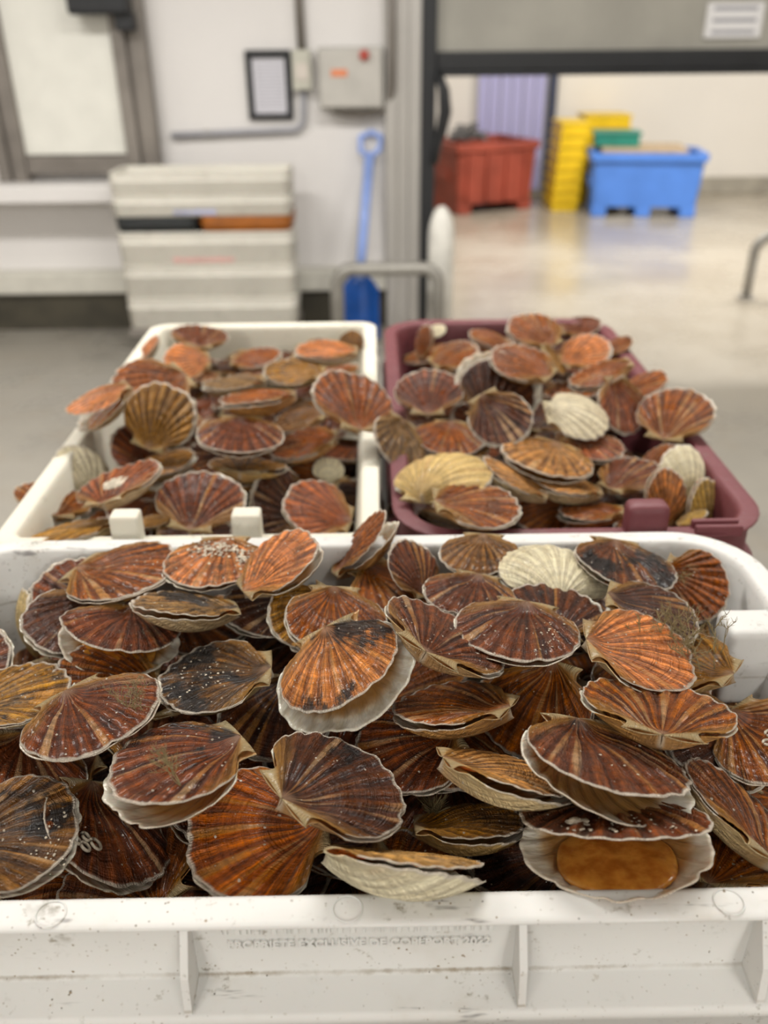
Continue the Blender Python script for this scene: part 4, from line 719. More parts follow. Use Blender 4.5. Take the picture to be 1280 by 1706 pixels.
('lm09', (-0.2934, 1.1828, 1.0099), (0.5049, 0.0465, 0.095, 0.8567), 0.0878, 0, 'F', 'o', 0.5, 0.15, 0.15, 2, 0.5, 'shadowed scallop deep in a gap of the rear white crate heap', 'scallops deep in the rear white heap'),
('lm10', (-0.1835, 1.1797, 1.0095), (0.591, -0.0593, 0.1778, -0.7846), 0.0829, 2, 'F', 'b2', 0.5, 0.15, 0.15, 2, 0.5, 'shadowed scallop deep in a gap of the rear white crate heap', 'scallops deep in the rear white heap'),
('lm11', (-0.069, 1.1844, 1.0112), (0.2103, -0.0739, -0.1142, 0.9681), 0.0863, 3, 'F', 'r2', 0.5, 0.15, 0.15, 2, 0.5, 'shadowed scallop deep in a gap of the rear white crate heap', 'scallops deep in the rear white heap'),
('lm12', (-0.3273, 1.2776, 1), (0.8903, -0.0419, -0.0349, -0.4521), 0.0893, 1, 'F', 'b2', 0.5, 0.15, 0.15, 2, 0.5, 'shadowed scallop deep in a gap of the rear white crate heap', 'scallops deep in the rear white heap'),
('lm13', (-0.2078, 1.2812, 1.0036), (0.1055, -0.1352, 0.0599, 0.9834), 0.0861, 6, 'F', 'b', 0.5, 0.15, 0.15, 2, 0.5, 'shadowed scallop deep in a gap of the rear white crate heap', 'scallops deep in the rear white heap'),
('lm14', (-0.1048, 1.2885, 1.0007), (0.8285, -0.1567, -0.0742, -0.5325), 0.086, 2, 'F', 'b', 0.5, 0.15, 0.15, 2, 0.5, 'shadowed scallop deep in a gap of the rear white crate heap', 'scallops deep in the rear white heap'),
('lm15', (-0.298, 1.378, 1.009), (0.3601, -0.0172, 0.0784, 0.9294), 0.0843, 1, 'F', 'o', 0.5, 0.15, 0.15, 2, 0.5, 'shadowed scallop deep in a gap of the rear white crate heap', 'scallops deep in the rear white heap'),
('lm16', (-0.1843, 1.3817, 1.0083), (0.1062, 0.0334, -0.0415, -0.9929), 0.0828, 4, 'F', 'r2', 0.5, 0.15, 0.15, 2, 0.5, 'shadowed scallop deep in a gap of the rear white crate heap', 'scallops deep in the rear white heap'),
('lm17', (-0.0737, 1.3872, 1.0062), (0.9912, -0.0408, -0.1016, 0.074), 0.086, 4, 'F', 'o2', 0.5, 0.15, 0.15, 2, 0.5, 'shadowed scallop deep in a gap of the rear white crate heap', 'scallops deep in the rear white heap'),
('lm18', (-0.3163, 1.4799, 1.0067), (0.7802, -0.1823, 0.0317, -0.5976), 0.0825, 1, 'F', 'b2', 0.5, 0.15, 0.15, 2, 0.5, 'shadowed scallop deep in a gap of the rear white crate heap', 'scallops deep in the rear white heap'),
('lm19', (-0.2132, 1.4822, 1.0009), (0.5328, -0.0422, 0.0499, -0.8437), 0.0827, 2, 'F', 'r2', 0.5, 0.15, 0.15, 2, 0.5, 'shadowed scallop deep in a gap of the rear white crate heap', 'scallops deep in the rear white heap'),
('lm20', (-0.1014, 1.4849, 1.0033), (0.6039, 0.0945, 0.1562, -0.7759), 0.0877, 0, 'F', 'r', 0.5, 0.15, 0.15, 2, 0.5, 'shadowed scallop deep in a gap of the rear white crate heap', 'scallops deep in the rear white heap'),
('ln01', (-0.2529, 0.8834, 0.9665), (0.9256, 0.0829, 0.1986, -0.3113), 0.0851, 0, 'F', 'o2', 0.5, 0.15, 0.15, 2, 0.5, 'shadowed scallop deep in a gap of the rear white crate heap', 'scallops deep in the rear white heap'),
('ln04', (-0.316, 0.9766, 0.9679), (0.9702, -0.0488, 0.0154, 0.237), 0.0866, 5, 'F', 'o2', 0.5, 0.15, 0.15, 2, 0.5, 'shadowed scallop deep in a gap of the rear white crate heap', 'scallops deep in the rear white heap'),
('ln05', (-0.2219, 0.973, 0.9709), (0.2614, -0.0653, -0.0729, 0.9603), 0.0844, 2, 'F', 'r', 0.5, 0.15, 0.15, 2, 0.5, 'shadowed scallop deep in a gap of the rear white crate heap', 'scallops deep in the rear white heap'),
('ln06', (-0.145, 0.9768, 0.9668), (0.8313, 0.0282, 0.0279, 0.5544), 0.0868, 1, 'F', 'b2', 0.5, 0.15, 0.15, 2, 0.5, 'shadowed scallop deep in a gap of the rear white crate heap', 'scallops deep in the rear white heap'),
('ln07', (-0.0704, 0.9709, 0.9517), (0.4443, -0.1283, -0.0109, -0.8866), 0.0859, 6, 'F', 'r2', 0.5, 0.15, 0.15, 2, 0.5, 'shadowed scallop deep in a gap of the rear white crate heap', 'scallops deep in the rear white heap'),
('ln08', (-0.3222, 1.0527, 0.9537), (0.8834, -0.1635, -0.0774, -0.4324), 0.0876, 6, 'F', 'b2', 0.5, 0.15, 0.15, 2, 0.5, 'shadowed scallop deep in a gap of the rear white crate heap', 'scallops deep in the rear white heap'),
('ln10', (-0.1633, 1.0607, 0.9715), (0.8059, -0.1353, -0.1194, -0.5638), 0.087, 6, 'F', 'r', 0.5, 0.15, 0.15, 2, 0.5, 'shadowed scallop deep in a gap of the rear white crate heap', 'scallops deep in the rear white heap'),
('ln11', (-0.0879, 1.0607, 0.9707), (0.817, -0.0434, 0.0232, 0.5745), 0.0899, 6, 'F', 'r', 0.5, 0.15, 0.15, 2, 0.5, 'shadowed scallop deep in a gap of the rear white crate heap', 'scallops deep in the rear white heap'),
('ln13', (-0.2299, 1.1394, 0.9685), (0.6755, -0.121, 0.143, -0.7131), 0.0821, 6, 'F', 'b2', 0.5, 0.15, 0.15, 2, 0.5, 'shadowed scallop deep in a gap of the rear white crate heap', 'scallops deep in the rear white heap'),
('ln14', (-0.1387, 1.1459, 0.9709), (0.8173, -0.0412, 0.0159, 0.5745), 0.0871, 6, 'F', 'r', 0.5, 0.15, 0.15, 2, 0.5, 'shadowed scallop deep in a gap of the rear white crate heap', 'scallops deep in the rear white heap'),
('ln15', (-0.0643, 1.1386, 0.9606), (0.4922, 0.096, 0.0099, 0.8651), 0.0854, 1, 'F', 'o', 0.5, 0.15, 0.15, 2, 0.5, 'shadowed scallop deep in a gap of the rear white crate heap', 'scallops deep in the rear white heap'),
('ln16', (-0.3269, 1.2213, 0.9718), (0.6535, 0.0106, 0.0903, 0.7514), 0.0863, 3, 'F', 'b', 0.5, 0.15, 0.15, 2, 0.5, 'shadowed scallop deep in a gap of the rear white crate heap', 'scallops deep in the rear white heap'),
('ln17', (-0.2548, 1.2258, 0.9643), (0.8204, 0.1149, -0.0726, -0.5554), 0.0821, 2, 'F', 'r2', 0.5, 0.15, 0.15, 2, 0.5, 'shadowed scallop deep in a gap of the rear white crate heap', 'scallops deep in the rear white heap'),
('ln18', (-0.1677, 1.2263, 0.9717), (0.0527, 0.0211, -0.052, -0.997), 0.0855, 3, 'F', 'r2', 0.5, 0.15, 0.15, 2, 0.5, 'shadowed scallop deep in a gap of the rear white crate heap', 'scallops deep in the rear white heap'),
('ln19', (-0.0924, 1.2246, 0.9606), (0.9857, -0.0487, -0.0816, -0.1393), 0.0851, 6, 'F', 'r2', 0.5, 0.15, 0.15, 2, 0.5, 'shadowed scallop deep in a gap of the rear white crate heap', 'scallops deep in the rear white heap'),
('ln20', (-0.3103, 1.3159, 0.9604), (0.9486, -0.0932, -0.0643, -0.2954), 0.0822, 6, 'F', 'o2', 0.5, 0.15, 0.15, 2, 0.5, 'shadowed scallop deep in a gap of the rear white crate heap', 'scallops deep in the rear white heap'),
('ln21', (-0.2294, 1.3204, 0.972), (0.8491, 0.0367, -0.0687, -0.5225), 0.088, 2, 'F', 'b', 0.5, 0.15, 0.15, 2, 0.5, 'shadowed scallop deep in a gap of the rear white crate heap', 'scallops deep in the rear white heap'),
('ln22', (-0.1499, 1.3094, 0.9647), (0.8654, 0.0766, -0.0031, -0.4952), 0.0835, 1, 'F', 'b2', 0.5, 0.15, 0.15, 2, 0.5, 'shadowed scallop deep in a gap of the rear white crate heap', 'scallops deep in the rear white heap'),
('ln24', (-0.3234, 1.3958, 0.9672), (0.9787, 0.1046, -0.1719, 0.0397), 0.0831, 1, 'F', 'r', 0.5, 0.15, 0.15, 2, 0.5, 'shadowed scallop deep in a gap of the rear white crate heap', 'scallops deep in the rear white heap'),
('ln25', (-0.2416, 1.4076, 0.9632), (0.9914, 0.0259, 0.0805, 0.0998), 0.088, 2, 'F', 'o', 0.5, 0.15, 0.15, 2, 0.5, 'shadowed scallop deep in a gap of the rear white crate heap', 'scallops deep in the rear white heap'),
('ln27', (-0.0878, 1.3985, 0.9629), (0.051, 0.0873, -0.1858, 0.9774), 0.0865, 2, 'F', 'r', 0.5, 0.15, 0.15, 2, 0.5, 'shadowed scallop deep in a gap of the rear white crate heap', 'scallops deep in the rear white heap'),
('ln28', (-0.3085, 1.4906, 0.9601), (0.9069, -0.1192, -0.0371, 0.4024), 0.0882, 3, 'F', 'b', 0.5, 0.15, 0.15, 2, 0.5, 'shadowed scallop deep in a gap of the rear white crate heap', 'scallops deep in the rear white heap'),
('ln29', (-0.2279, 1.4886, 0.9605), (0.7931, 0.0899, -0.0278, -0.6017), 0.0851, 2, 'F', 'r', 0.5, 0.15, 0.15, 2, 0.5, 'shadowed scallop deep in a gap of the rear white crate heap', 'scallops deep in the rear white heap'),
('ln30', (-0.1458, 1.4859, 0.9668), (0.9295, 0.0786, 0.1533, 0.326), 0.0842, 4, 'F', 'r2', 0.5, 0.15, 0.15, 2, 0.5, 'shadowed scallop deep in a gap of the rear white crate heap', 'scallops deep in the rear white heap'),
('rm00', (0.1011, 0.8875, 0.983), (0.966, -0.007, 0.1009, -0.238), 0.0831, 2, 'F', 'r', 0.5, 0.15, 0.15, 2, 0.5, 'shadowed scallop deep in a gap of the maroon crate heap', 'scallops deep in the maroon crate heap'),
('rm01', (0.2089, 0.8903, 0.9741), (0.7952, -0.0263, -0.0099, 0.6057), 0.0847, 1, 'F', 'o', 0.5, 0.15, 0.15, 2, 0.5, 'shadowed scallop deep in a gap of the maroon crate heap', 'scallops deep in the maroon crate heap'),
('rm02', (0.3248, 0.8855, 0.9851), (0.6451, 0.1154, -0.0622, 0.7528), 0.0886, 5, 'F', 'o', 0.5, 0.15, 0.15, 2, 0.5, 'shadowed scallop deep in a gap of the maroon crate heap', 'scallops deep in the maroon crate heap'),
('rm03', (0.1259, 0.9899, 1.0053), (0.7088, -0.1229, 0.1069, 0.6863), 0.0892, 1, 'F', 'r2', 0.5, 0.15, 0.15, 2, 0.5, 'shadowed scallop deep in a gap of the maroon crate heap', 'scallops deep in the maroon crate heap'),
('rm05', (0.3503, 0.9805, 0.9983), (0.2802, 0.1081, -0.067, -0.9515), 0.0869, 1, 'F', 'r2', 0.5, 0.15, 0.15, 2, 0.5, 'shadowed scallop deep in a gap of the maroon crate heap', 'scallops deep in the maroon crate heap'),
('rm06', (0.1078, 1.0802, 1.0008), (0.9791, -0.0075, -0.0345, 0.2001), 0.0857, 5, 'F', 'r2', 0.5, 0.15, 0.15, 2, 0.5, 'shadowed scallop deep in a gap of the maroon crate heap', 'scallops deep in the maroon crate heap'),
('rm07', (0.2152, 1.09, 1.0014), (0.9623, -0.0669, -0.1375, 0.2248), 0.088, 2, 'F', 'b2', 0.5, 0.15, 0.15, 2, 0.5, 'shadowed scallop deep in a gap of the maroon crate heap', 'scallops deep in the maroon crate heap'),
('rm08', (0.3141, 1.0785, 1.0056), (0.7155, -0.1352, 0.1055, -0.6772), 0.0832, 1, 'F', 'o', 0.5, 0.15, 0.15, 2, 0.5, 'shadowed scallop deep in a gap of the maroon crate heap', 'scallops deep in the maroon crate heap'),
('rm10', (0.2344, 1.1801, 1.0112), (0.961, 0.0657, 0.0676, -0.2601), 0.0848, 0, 'F', 'b', 0.5, 0.15, 0.15, 2, 0.5, 'shadowed scallop deep in a gap of the maroon crate heap', 'scallops deep in the maroon crate heap'),
('rm11', (0.3433, 1.186, 1.0029), (0.0066, -0.0165, -0.0534, -0.9984), 0.0833, 4, 'F', 'o', 0.5, 0.15, 0.15, 2, 0.5, 'shadowed scallop deep in a gap of the maroon crate heap', 'scallops deep in the maroon crate heap'),
('rm12', (0.106, 1.2803, 1.0107), (0.9407, -0.029, 0.0694, 0.3309), 0.0841, 5, 'F', 'o2', 0.5, 0.15, 0.15, 2, 0.5, 'shadowed scallop deep in a gap of the maroon crate heap', 'scallops deep in the maroon crate heap'),
('rm14', (0.3122, 1.288, 1.0092), (0.1359, 0.0676, -0.025, -0.9881), 0.0828, 6, 'F', 'o', 0.5, 0.15, 0.15, 2, 0.5, 'shadowed scallop deep in a gap of the maroon crate heap', 'scallops deep in the maroon crate heap'),
('rm15', (0.1338, 1.3791, 1.0049), (0.6109, -0.2861, 0.0317, 0.7375), 0.0825, 0, 'F', 'b', 0.5, 0.15, 0.15, 2, 0.5, 'shadowed scallop deep in a gap of the maroon crate heap', 'scallops deep in the maroon crate heap'),
('rm17', (0.3514, 1.3828, 1.0043), (0.4579, -0.0705, -0.0032, -0.8862), 0.0826, 3, 'F', 'r', 0.5, 0.15, 0.15, 2, 0.5, 'shadowed scallop deep in a gap of the maroon crate heap', 'scallops deep in the maroon crate heap'),
('rm18', (0.0953, 1.4767, 1.008), (0.3562, 0.095, -0.0669, -0.9272), 0.085, 0, 'F', 'o', 0.5, 0.15, 0.15, 2, 0.5, 'shadowed scallop deep in a gap of the maroon crate heap', 'scallops deep in the maroon crate heap'),
('rm19', (0.2059, 1.48, 1.0118), (0.837, 0.1561, -0.0517, -0.522), 0.0831, 5, 'F', 'o2', 0.5, 0.15, 0.15, 2, 0.5, 'shadowed scallop deep in a gap of the maroon crate heap', 'scallops deep in the maroon crate heap'),
('rm20', (0.3122, 1.4758, 1.0037), (0.9306, -0.0177, -0.0251, -0.3647), 0.0888, 5, 'F', 'b2', 0.5, 0.15, 0.15, 2, 0.5, 'shadowed scallop deep in a gap of the maroon crate heap', 'scallops deep in the maroon crate heap'),
('rn01', (0.1702, 0.8865, 0.9714), (0.9479, -0.0541, -0.0697, 0.3062), 0.0882, 3, 'F', 'b', 0.5, 0.15, 0.15, 2, 0.5, 'shadowed scallop deep in a gap of the maroon crate heap', 'scallops deep in the maroon crate heap'),
('rn04', (0.1082, 0.9708, 0.971), (0.415, -0.0579, 0.1513, -0.8953), 0.0843, 2, 'F', 'r', 0.5, 0.15, 0.15, 2, 0.5, 'shadowed scallop deep in a gap of the maroon crate heap', 'scallops deep in the maroon crate heap'),
('rn05', (0.1981, 0.9635, 0.9615), (0.2635, -0.1525, -0.1528, 0.9402), 0.0872, 6, 'F', 'o2', 0.5, 0.15, 0.15, 2, 0.5, 'shadowed scallop deep in a gap of the maroon crate heap', 'scallops deep in the maroon crate heap'),
('rn06', (0.2658, 0.9692, 0.9634), (0.8747, 0.08, 0.0224, 0.4775), 0.0886, 4, 'F', 'o2', 0.5, 0.15, 0.15, 2, 0.5, 'shadowed scallop deep in a gap of the maroon crate heap', 'scallops deep in the maroon crate heap'),
('rn07', (0.3539, 0.976, 0.9695), (0.0684, 0.103, 0.065, -0.9902), 0.0821, 4, 'F', 'b2', 0.5, 0.15, 0.15, 2, 0.5, 'shadowed scallop deep in a gap of the maroon crate heap', 'scallops deep in the maroon crate heap'),
('rn09', (0.167, 1.0632, 0.9678), (0.8848, 0.0768, 0.1286, -0.4413), 0.0851, 5, 'F', 'b', 0.5, 0.15, 0.15, 2, 0.5, 'shadowed scallop deep in a gap of the maroon crate heap', 'scallops deep in the maroon crate heap'),
('rn11', (0.3298, 1.0491, 0.9694), (0.1833, -0.0689, 0.1264, -0.9725), 0.0878, 2, 'F', 'r2', 0.5, 0.15, 0.15, 2, 0.5, 'shadowed scallop deep in a gap of the maroon crate heap', 'scallops deep in the maroon crate heap'),
('rn13', (0.1917, 1.1422, 0.9675), (0.9881, 0.048, -0.1273, 0.0721), 0.0887, 4, 'F', 'r2', 0.5, 0.15, 0.15, 2, 0.5, 'shadowed scallop deep in a gap of the maroon crate heap', 'scallops deep in the maroon crate heap'),
('rn14', (0.2767, 1.1475, 0.9719), (0.3578, 0.0784, -0.1456, -0.919), 0.0836, 0, 'F', 'o2', 0.5, 0.15, 0.15, 2, 0.5, 'shadowed scallop deep in a gap of the maroon crate heap', 'scallops deep in the maroon crate heap'),
('rn15', (0.352, 1.1355, 0.96), (0.3976, -0.0084, 0.0557, 0.9158), 0.0854, 2, 'F', 'b', 0.5, 0.15, 0.15, 2, 0.5, 'shadowed scallop deep in a gap of the maroon crate heap', 'scallops deep in the maroon crate heap'),
('rn16', (0.0941, 1.2263, 0.9683), (0.8587, 0.1641, 0.0386, 0.484), 0.0837, 3, 'F', 'b2', 0.5, 0.15, 0.15, 2, 0.5, 'shadowed scallop deep in a gap of the maroon crate heap', 'scallops deep in the maroon crate heap'),
('rn18', (0.2589, 1.2348, 0.9679), (0.7861, -0.0448, 0.1081, -0.6069), 0.0891, 5, 'F', 'o2', 0.5, 0.15, 0.15, 2, 0.5, 'shadowed scallop deep in a gap of the maroon crate heap', 'scallops deep in the maroon crate heap'),
('rn19', (0.3333, 1.2232, 0.9692), (0.5126, -0.1036, 0.0621, 0.8501), 0.0835, 4, 'F', 'b', 0.5, 0.15, 0.15, 2, 0.5, 'shadowed scallop deep in a gap of the maroon crate heap', 'scallops deep in the maroon crate heap'),
('rn20', (0.1086, 1.3079, 0.9635), (0.3235, 0.0227, 0.0384, -0.9452), 0.0821, 1, 'F', 'o2', 0.5, 0.15, 0.15, 2, 0.5, 'shadowed scallop deep in a gap of the maroon crate heap', 'scallops deep in the maroon crate heap'),
('rn23', (0.3563, 1.315, 0.9699), (0.8581, -0.0858, -0.0064, 0.5062), 0.0838, 2, 'F', 'r', 0.5, 0.15, 0.15, 2, 0.5, 'shadowed scallop deep in a gap of the maroon crate heap', 'scallops deep in the maroon crate heap'),
('rn25', (0.1702, 1.3978, 0.9681), (0.8971, -0.0185, -0.0663, -0.4365), 0.083, 4, 'F', 'r', 0.5, 0.15, 0.15, 2, 0.5, 'shadowed scallop deep in a gap of the maroon crate heap', 'scallops deep in the maroon crate heap'),
('rn26', (0.2572, 1.4066, 0.9706), (0.5399, 0.0823, -0.0416, -0.8367), 0.0837, 2, 'F', 'b', 0.5, 0.15, 0.15, 2, 0.5, 'shadowed scallop deep in a gap of the maroon crate heap', 'scallops deep in the maroon crate heap'),
('rn27', (0.333, 1.4025, 0.9706), (0.2219, 0.0037, -0.0962, -0.9703), 0.0887, 4, 'F', 'o', 0.5, 0.15, 0.15, 2, 0.5, 'shadowed scallop deep in a gap of the maroon crate heap', 'scallops deep in the maroon crate heap'),
('rn28', (0.1039, 1.4849, 0.9651), (0.2614, -0.0747, 0.0831, 0.9588), 0.0899, 6, 'F', 'b', 0.5, 0.15, 0.15, 2, 0.5, 'shadowed scallop deep in a gap of the maroon crate heap', 'scallops deep in the maroon crate heap'),
('rn29', (0.1897, 1.4805, 0.9604), (0.5238, 0.0934, -0.0044, 0.8467), 0.0897, 5, 'F', 'r', 0.5, 0.15, 0.15, 2, 0.5, 'shadowed scallop deep in a gap of the maroon crate heap', 'scallops deep in the maroon crate heap'),
('rn31', (0.3556, 1.4861, 0.9651), (0.4734, -0.0763, 0.0284, -0.8771), 0.0831, 3, 'F', 'o', 0.5, 0.15, 0.15, 2, 0.5, 'shadowed scallop deep in a gap of the maroon crate heap', 'scallops deep in the maroon crate heap'),
('fm9a', (-0.1058, 0.6286, 1.01), (0.9279, -0.0152, 0.0061, -0.3725), 0.086, 4, 'F', 'b2', 0.4, 0.15, 0.15, 2, 0.5, 'shadowed scallop deep in a gap of the front white crate heap', 'scallops deep in the front heap'),
('fm9b', (0.2165, 0.6873, 1.01), (0.9419, 0.0422, 0.0149, 0.333), 0.086, 0, 'F', 'b', 0.4, 0.15, 0.15, 2, 0.5, 'shadowed scallop deep in a gap of the front white crate heap', 'scallops deep in the front heap'),
('fm9c', (-0.2423, 0.7023, 1.015), (0.9005, -0.0199, -0.0096, 0.4344), 0.086, 4, 'F', 'b2', 0.4, 0.15, 0.15, 2, 0.5, 'shadowed scallop deep in a gap of the front white crate heap', 'scallops deep in the front heap'),
('fm9d', (-0.0164, 0.5318, 0.99), (0.9538, 0.0581, -0.0179, -0.2942), 0.086, 0, 'F', 'r', 0.4, 0.15, 0.15, 2, 0.5, 'shadowed scallop deep in a gap of the front white crate heap', 'scallops deep in the front heap'),
('lm9e', (-0.2591, 1.2884, 0.986), (0.6009, -0.0084, -0.0111, 0.7992), 0.086, 1, 'F', 'r', 0.4, 0.15, 0.15, 2, 0.5, 'shadowed scallop deep in a gap of the rear white crate heap', 'scallops deep in the rear white heap'),
('lm9f', (-0.0411, 1.1265, 0.986), (0.2078, 0.0107, 0.0502, 0.9768), 0.086, 2, 'F', 'r', 0.4, 0.15, 0.15, 2, 0.5, 'shadowed scallop deep in a gap of the rear white crate heap', 'scallops deep in the rear white heap'),
('lm9g', (-0.0302, 0.9896, 0.977), (0.5654, -0.0952, 0.1361, -0.8079), 0.086, 4, 'F', 'b', 0.4, 0.15, 0.15, 2, 0.5, 'shadowed scallop deep in a gap of the rear white crate heap', 'scallops deep in the rear white heap'),
('lm9h', (-0.2532, 1.473, 0.991), (0.8779, -0.0261, 0.0142, -0.478), 0.086, 4, 'F', 'b', 0.4, 0.15, 0.15, 2, 0.5, 'shadowed scallop deep in a gap of the rear white crate heap', 'scallops deep in the rear white heap'),
('lm9i', (-0.1659, 1.502, 0.991), (0.8865, 0.0222, -0.0115, -0.462), 0.086, 2, 'F', 'b2', 0.4, 0.15, 0.15, 2, 0.5, 'shadowed scallop deep in a gap of the rear white crate heap', 'scallops deep in the rear white heap'),
('rm9j', (0.0588, 1.2285, 0.986), (0.9604, 0.0489, 0.014, 0.274), 0.086, 3, 'F', 'b', 0.4, 0.15, 0.15, 2, 0.5, 'shadowed scallop deep in a gap of the maroon crate heap', 'scallops deep in the maroon crate heap'),
('rm9k', (0.2849, 0.9477, 0.986), (0.3962, 0.01, 0.0231, 0.9178), 0.086, 0, 'F', 'b', 0.4, 0.15, 0.15, 2, 0.5, 'shadowed scallop deep in a gap of the maroon crate heap', 'scallops deep in the maroon crate heap'),
('rm9l', (0.0567, 0.9328, 0.986), (0.3017, -0.0354, -0.1112, 0.9462), 0.086, 3, 'F', 'b', 0.4, 0.15, 0.15, 2, 0.5, 'shadowed scallop deep in a gap of the maroon crate heap', 'scallops deep in the maroon crate heap'),
('rm9m', (0.2913, 1.3479, 0.986), (0.9176, -0.0012, -0.0005, 0.3975), 0.086, 3, 'F', 'b', 0.4, 0.15, 0.15, 2, 0.5, 'shadowed scallop deep in a gap of the maroon crate heap', 'scallops deep in the maroon crate heap'),
]
BY = {}
for row in SHELLS: BY[row[0]] = scallop(*row)
# growths on particular shells
def growth(key, name, fn, mat, label=None, seed=1):
    if key not in BY: return
    bm = bmesh.new(); fn(bm, random.Random(seed)); host = [c for c in BY[key].children if c.name.startswith('flat_valve')][0]
    o = mesh(name, bm, mat, host, smooth=(name != 'grit_crust'))
    if label: tag(o, label)
    if name in ('grit_crust', 'seaweed_tuft'): o['kind'] = 'stuff'
growth('f39', 'seaweed_tuft', lambda b, r: [seaweed(b, (r.uniform(-.3, .35), r.uniform(-.35, .25), .0), (r.uniform(-.4, .4), r.uniform(-.1, .6), 1), .42, r) for _ in range(16)], M_ALGAE, 'bushy olive seaweed', 3)
growth('f10', 'seaweed_tuft', lambda b, r: [seaweed(b, (-.22, .22, .0), (r.uniform(-1, 1), r.uniform(-1, 1), .35), .2, r, .004) for _ in range(7)], M_ALGAE, 'small olive seaweed sprig', 4)
growth('f37', 'seaweed_tuft', lambda b, r: [seaweed(b, (r.uniform(-.2, .1), -.25, .0), (r.uniform(-.7, .7), r.uniform(-.5, .5), .8), .22, r, .004) for _ in range(6)], M_ALGAE, None, 5)
growth('f15', 'seaweed_tuft', lambda b, r: [seaweed(b, (-.35, .1, .0), (r.uniform(-.7, .7), r.uniform(-.5, .5), .8), .25, r, .004) for _ in range(4)], M_ALGAE, None, 6)
growth('f54', 'seaweed_tuft', lambda b, r: [seaweed(b, (r.uniform(0, .35), r.uniform(.1, .35), .0), (r.uniform(-.3, .5), r.uniform(-.3, .5), 1), .3, r, .005) for _ in range(6)], M_ALGAE, None, 7)
growth('f24', 'seaweed_tuft', lambda b, r: [tube(b, [(-.32 + r.uniform(-.05, .05), -.3 + r.uniform(-.05, .05), 0), (-.32 + r.uniform(-.16, .16), -.3 + r.uniform(-.16, .16), r.uniform(.05, .2))], [.005, .0015], 4) for _ in range(110)], M_ALGAE, 'round tuft of tan fuzz', 8)
def rings(b, r, spots):
    for (x, y, q) in spots:
        tube(b, [p for p in arc((x, y, .045), q, 0, 330, 16, (1, 0, .25), (0, 1, .1))], .012, 7)
growth('f16', 'worm_tube', lambda b, r: rings(b, r, [(.20, .17, .05), (.30, .20, .042), (.27, .11, .038), (.36, .15, .035)]), M_LIME, 'white curled worm tubes')
growth('f29', 'worm_tube', lambda b, r: rings(b, r, [(.0, .0, .05), (.1, .05, .04)]), M_LIME)
growth('f02', 'grit_crust', lambda b, r: (crumbs(b, r, 150, (.05, -.22, .16, .10), .017), crumbs(b, r, 70, (-.32, -.02, .06, .08), .016)), M_LIME, 'pale grey grit crust', 9)
growth('f27', 'grit_crust', lambda b, r: (crumbs(b, r, 45, (-.05, .2, .16, .1), .010), crumbs(b, r, 9, (.22, .22, .03, .02), .035), crumbs(b, r, 20, (.12, .3, .1, .06), .012)), M_LIME, 'white lime lump and grit', 10)
growth('f09', 'grit_crust', lambda b, r: crumbs(b, r, 60, (.0, .12, .2, .18), .009), M_LIME, None, 11)
growth('f33', 'grit_crust', lambda b, r: crumbs(b, r, 40, (-.3, .05, .06, .16), .009), M_LIME, None, 12)
growth('f14', 'grit_crust', lambda b, r: crumbs(b, r, 50, (.2, .25, .15, .12), .010), M_LIME, None, 13)
growth('l05', 'pale_scar', lambda b, r: bmesh.ops.create_icosphere(b, subdivisions=3, radius=1, matrix=Matrix.Translation((-.05, .0, -.01)) @ Matrix.Diagonal((.22, .15, .03, 1))), M_LIME, 'white patch')

# ------------------------------------------------------------------ things in the room behind
# stack of fish crates on a dolly
SX0, SX1, SY0, SY1 = -1.315, -.405, 4.575, 4.90
dl = empty('crate_dolly', ((SX0 + SX1) / 2, 4.74, 0), 0, 'low wheeled dolly under the stack of white crates by the wall', 'dolly')
bm = bmesh.new(); box(bm, (SX0, SY0, .09), (SX1, SY1, .128), .006); rel(mesh('deck', bm, M_GREYPOST, dl), dl)
for wx in (SX0 + .08, SX1 - .08):
    for wy in (SY0 + .06, SY1 - .06):
        bm = bmesh.new(); tube(bm, [(wx - .015, wy, .045), (wx + .015, wy, .045)], .045, 20); rel(mesh('wheel', bm, M_BLACK, dl, True), dl)
def printed(parent, x0, x1, y, z0, z1, mat, seed):
    bm = bmesh.new(); rr = random.Random(seed); x = x0
    while x < x1:
        wv = rr.uniform(.018, .04); box(bm, (x, y - .001, z0 + rr.uniform(0, .004)), (x + wv, y + .001, z1 - rr.uniform(0, .004)), 0); x += wv + .006
    o = mesh('printed_mark', bm, mat, parent); rel(o, parent); return o
M_BLUEINK = plain('faded_blue_print', (.42, .44, .62), .6); M_REDINK = plain('faded_red_print', (.72, .42, .38), .6)
zs = [(.128, .168, 'bottom'), (.298, .168, 'second from the bottom'), (.468, .165, 'third from the bottom, with faded red print')]
def stack_crate(z0, h, label, x0=SX0, x1=SX1, mat=M_STACK, ribs=True, group='white crates stacked by the wall'):
    e = empty('fish_crate', ((x0 + x1) / 2, 4.74, z0), 0, label, 'crate', group)
    crate_body(x0 + .026, x1 - .026, SY0 + .026, SY1 - .026, z0 + h, h - .002, mat, e, rad=.03, ledge=.0245, lz=min(.05, h * .3), ns=6, wo=.0205, fo=.003)
    if ribs:
        n = 6
        for i in range(1, n):
            gx = x0 + (x1 - x0) * i / n
            bm = bmesh.new(); box(bm, (gx - .004, SY0 + .0, z0 + h - min(.05, h * .3)), (gx + .004, SY0 + .014, z0 + h - .012), .001)
            rel(mesh('gusset', bm, mat, e), e)
    return e
stack_crate(.130, .168, 'bottom crate of the tall white stack by the wall, on the dolly')
stack_crate(.298, .168, 'second white crate from the bottom of the stack by the wall')
e3 = stack_crate(.466, .164, 'white crate with faded red print, just under the grey and orange trays')
printed(e3, -1.03, -.745, SY0 + .0005, .478, .505, M_REDINK, 2)
xm = -.885
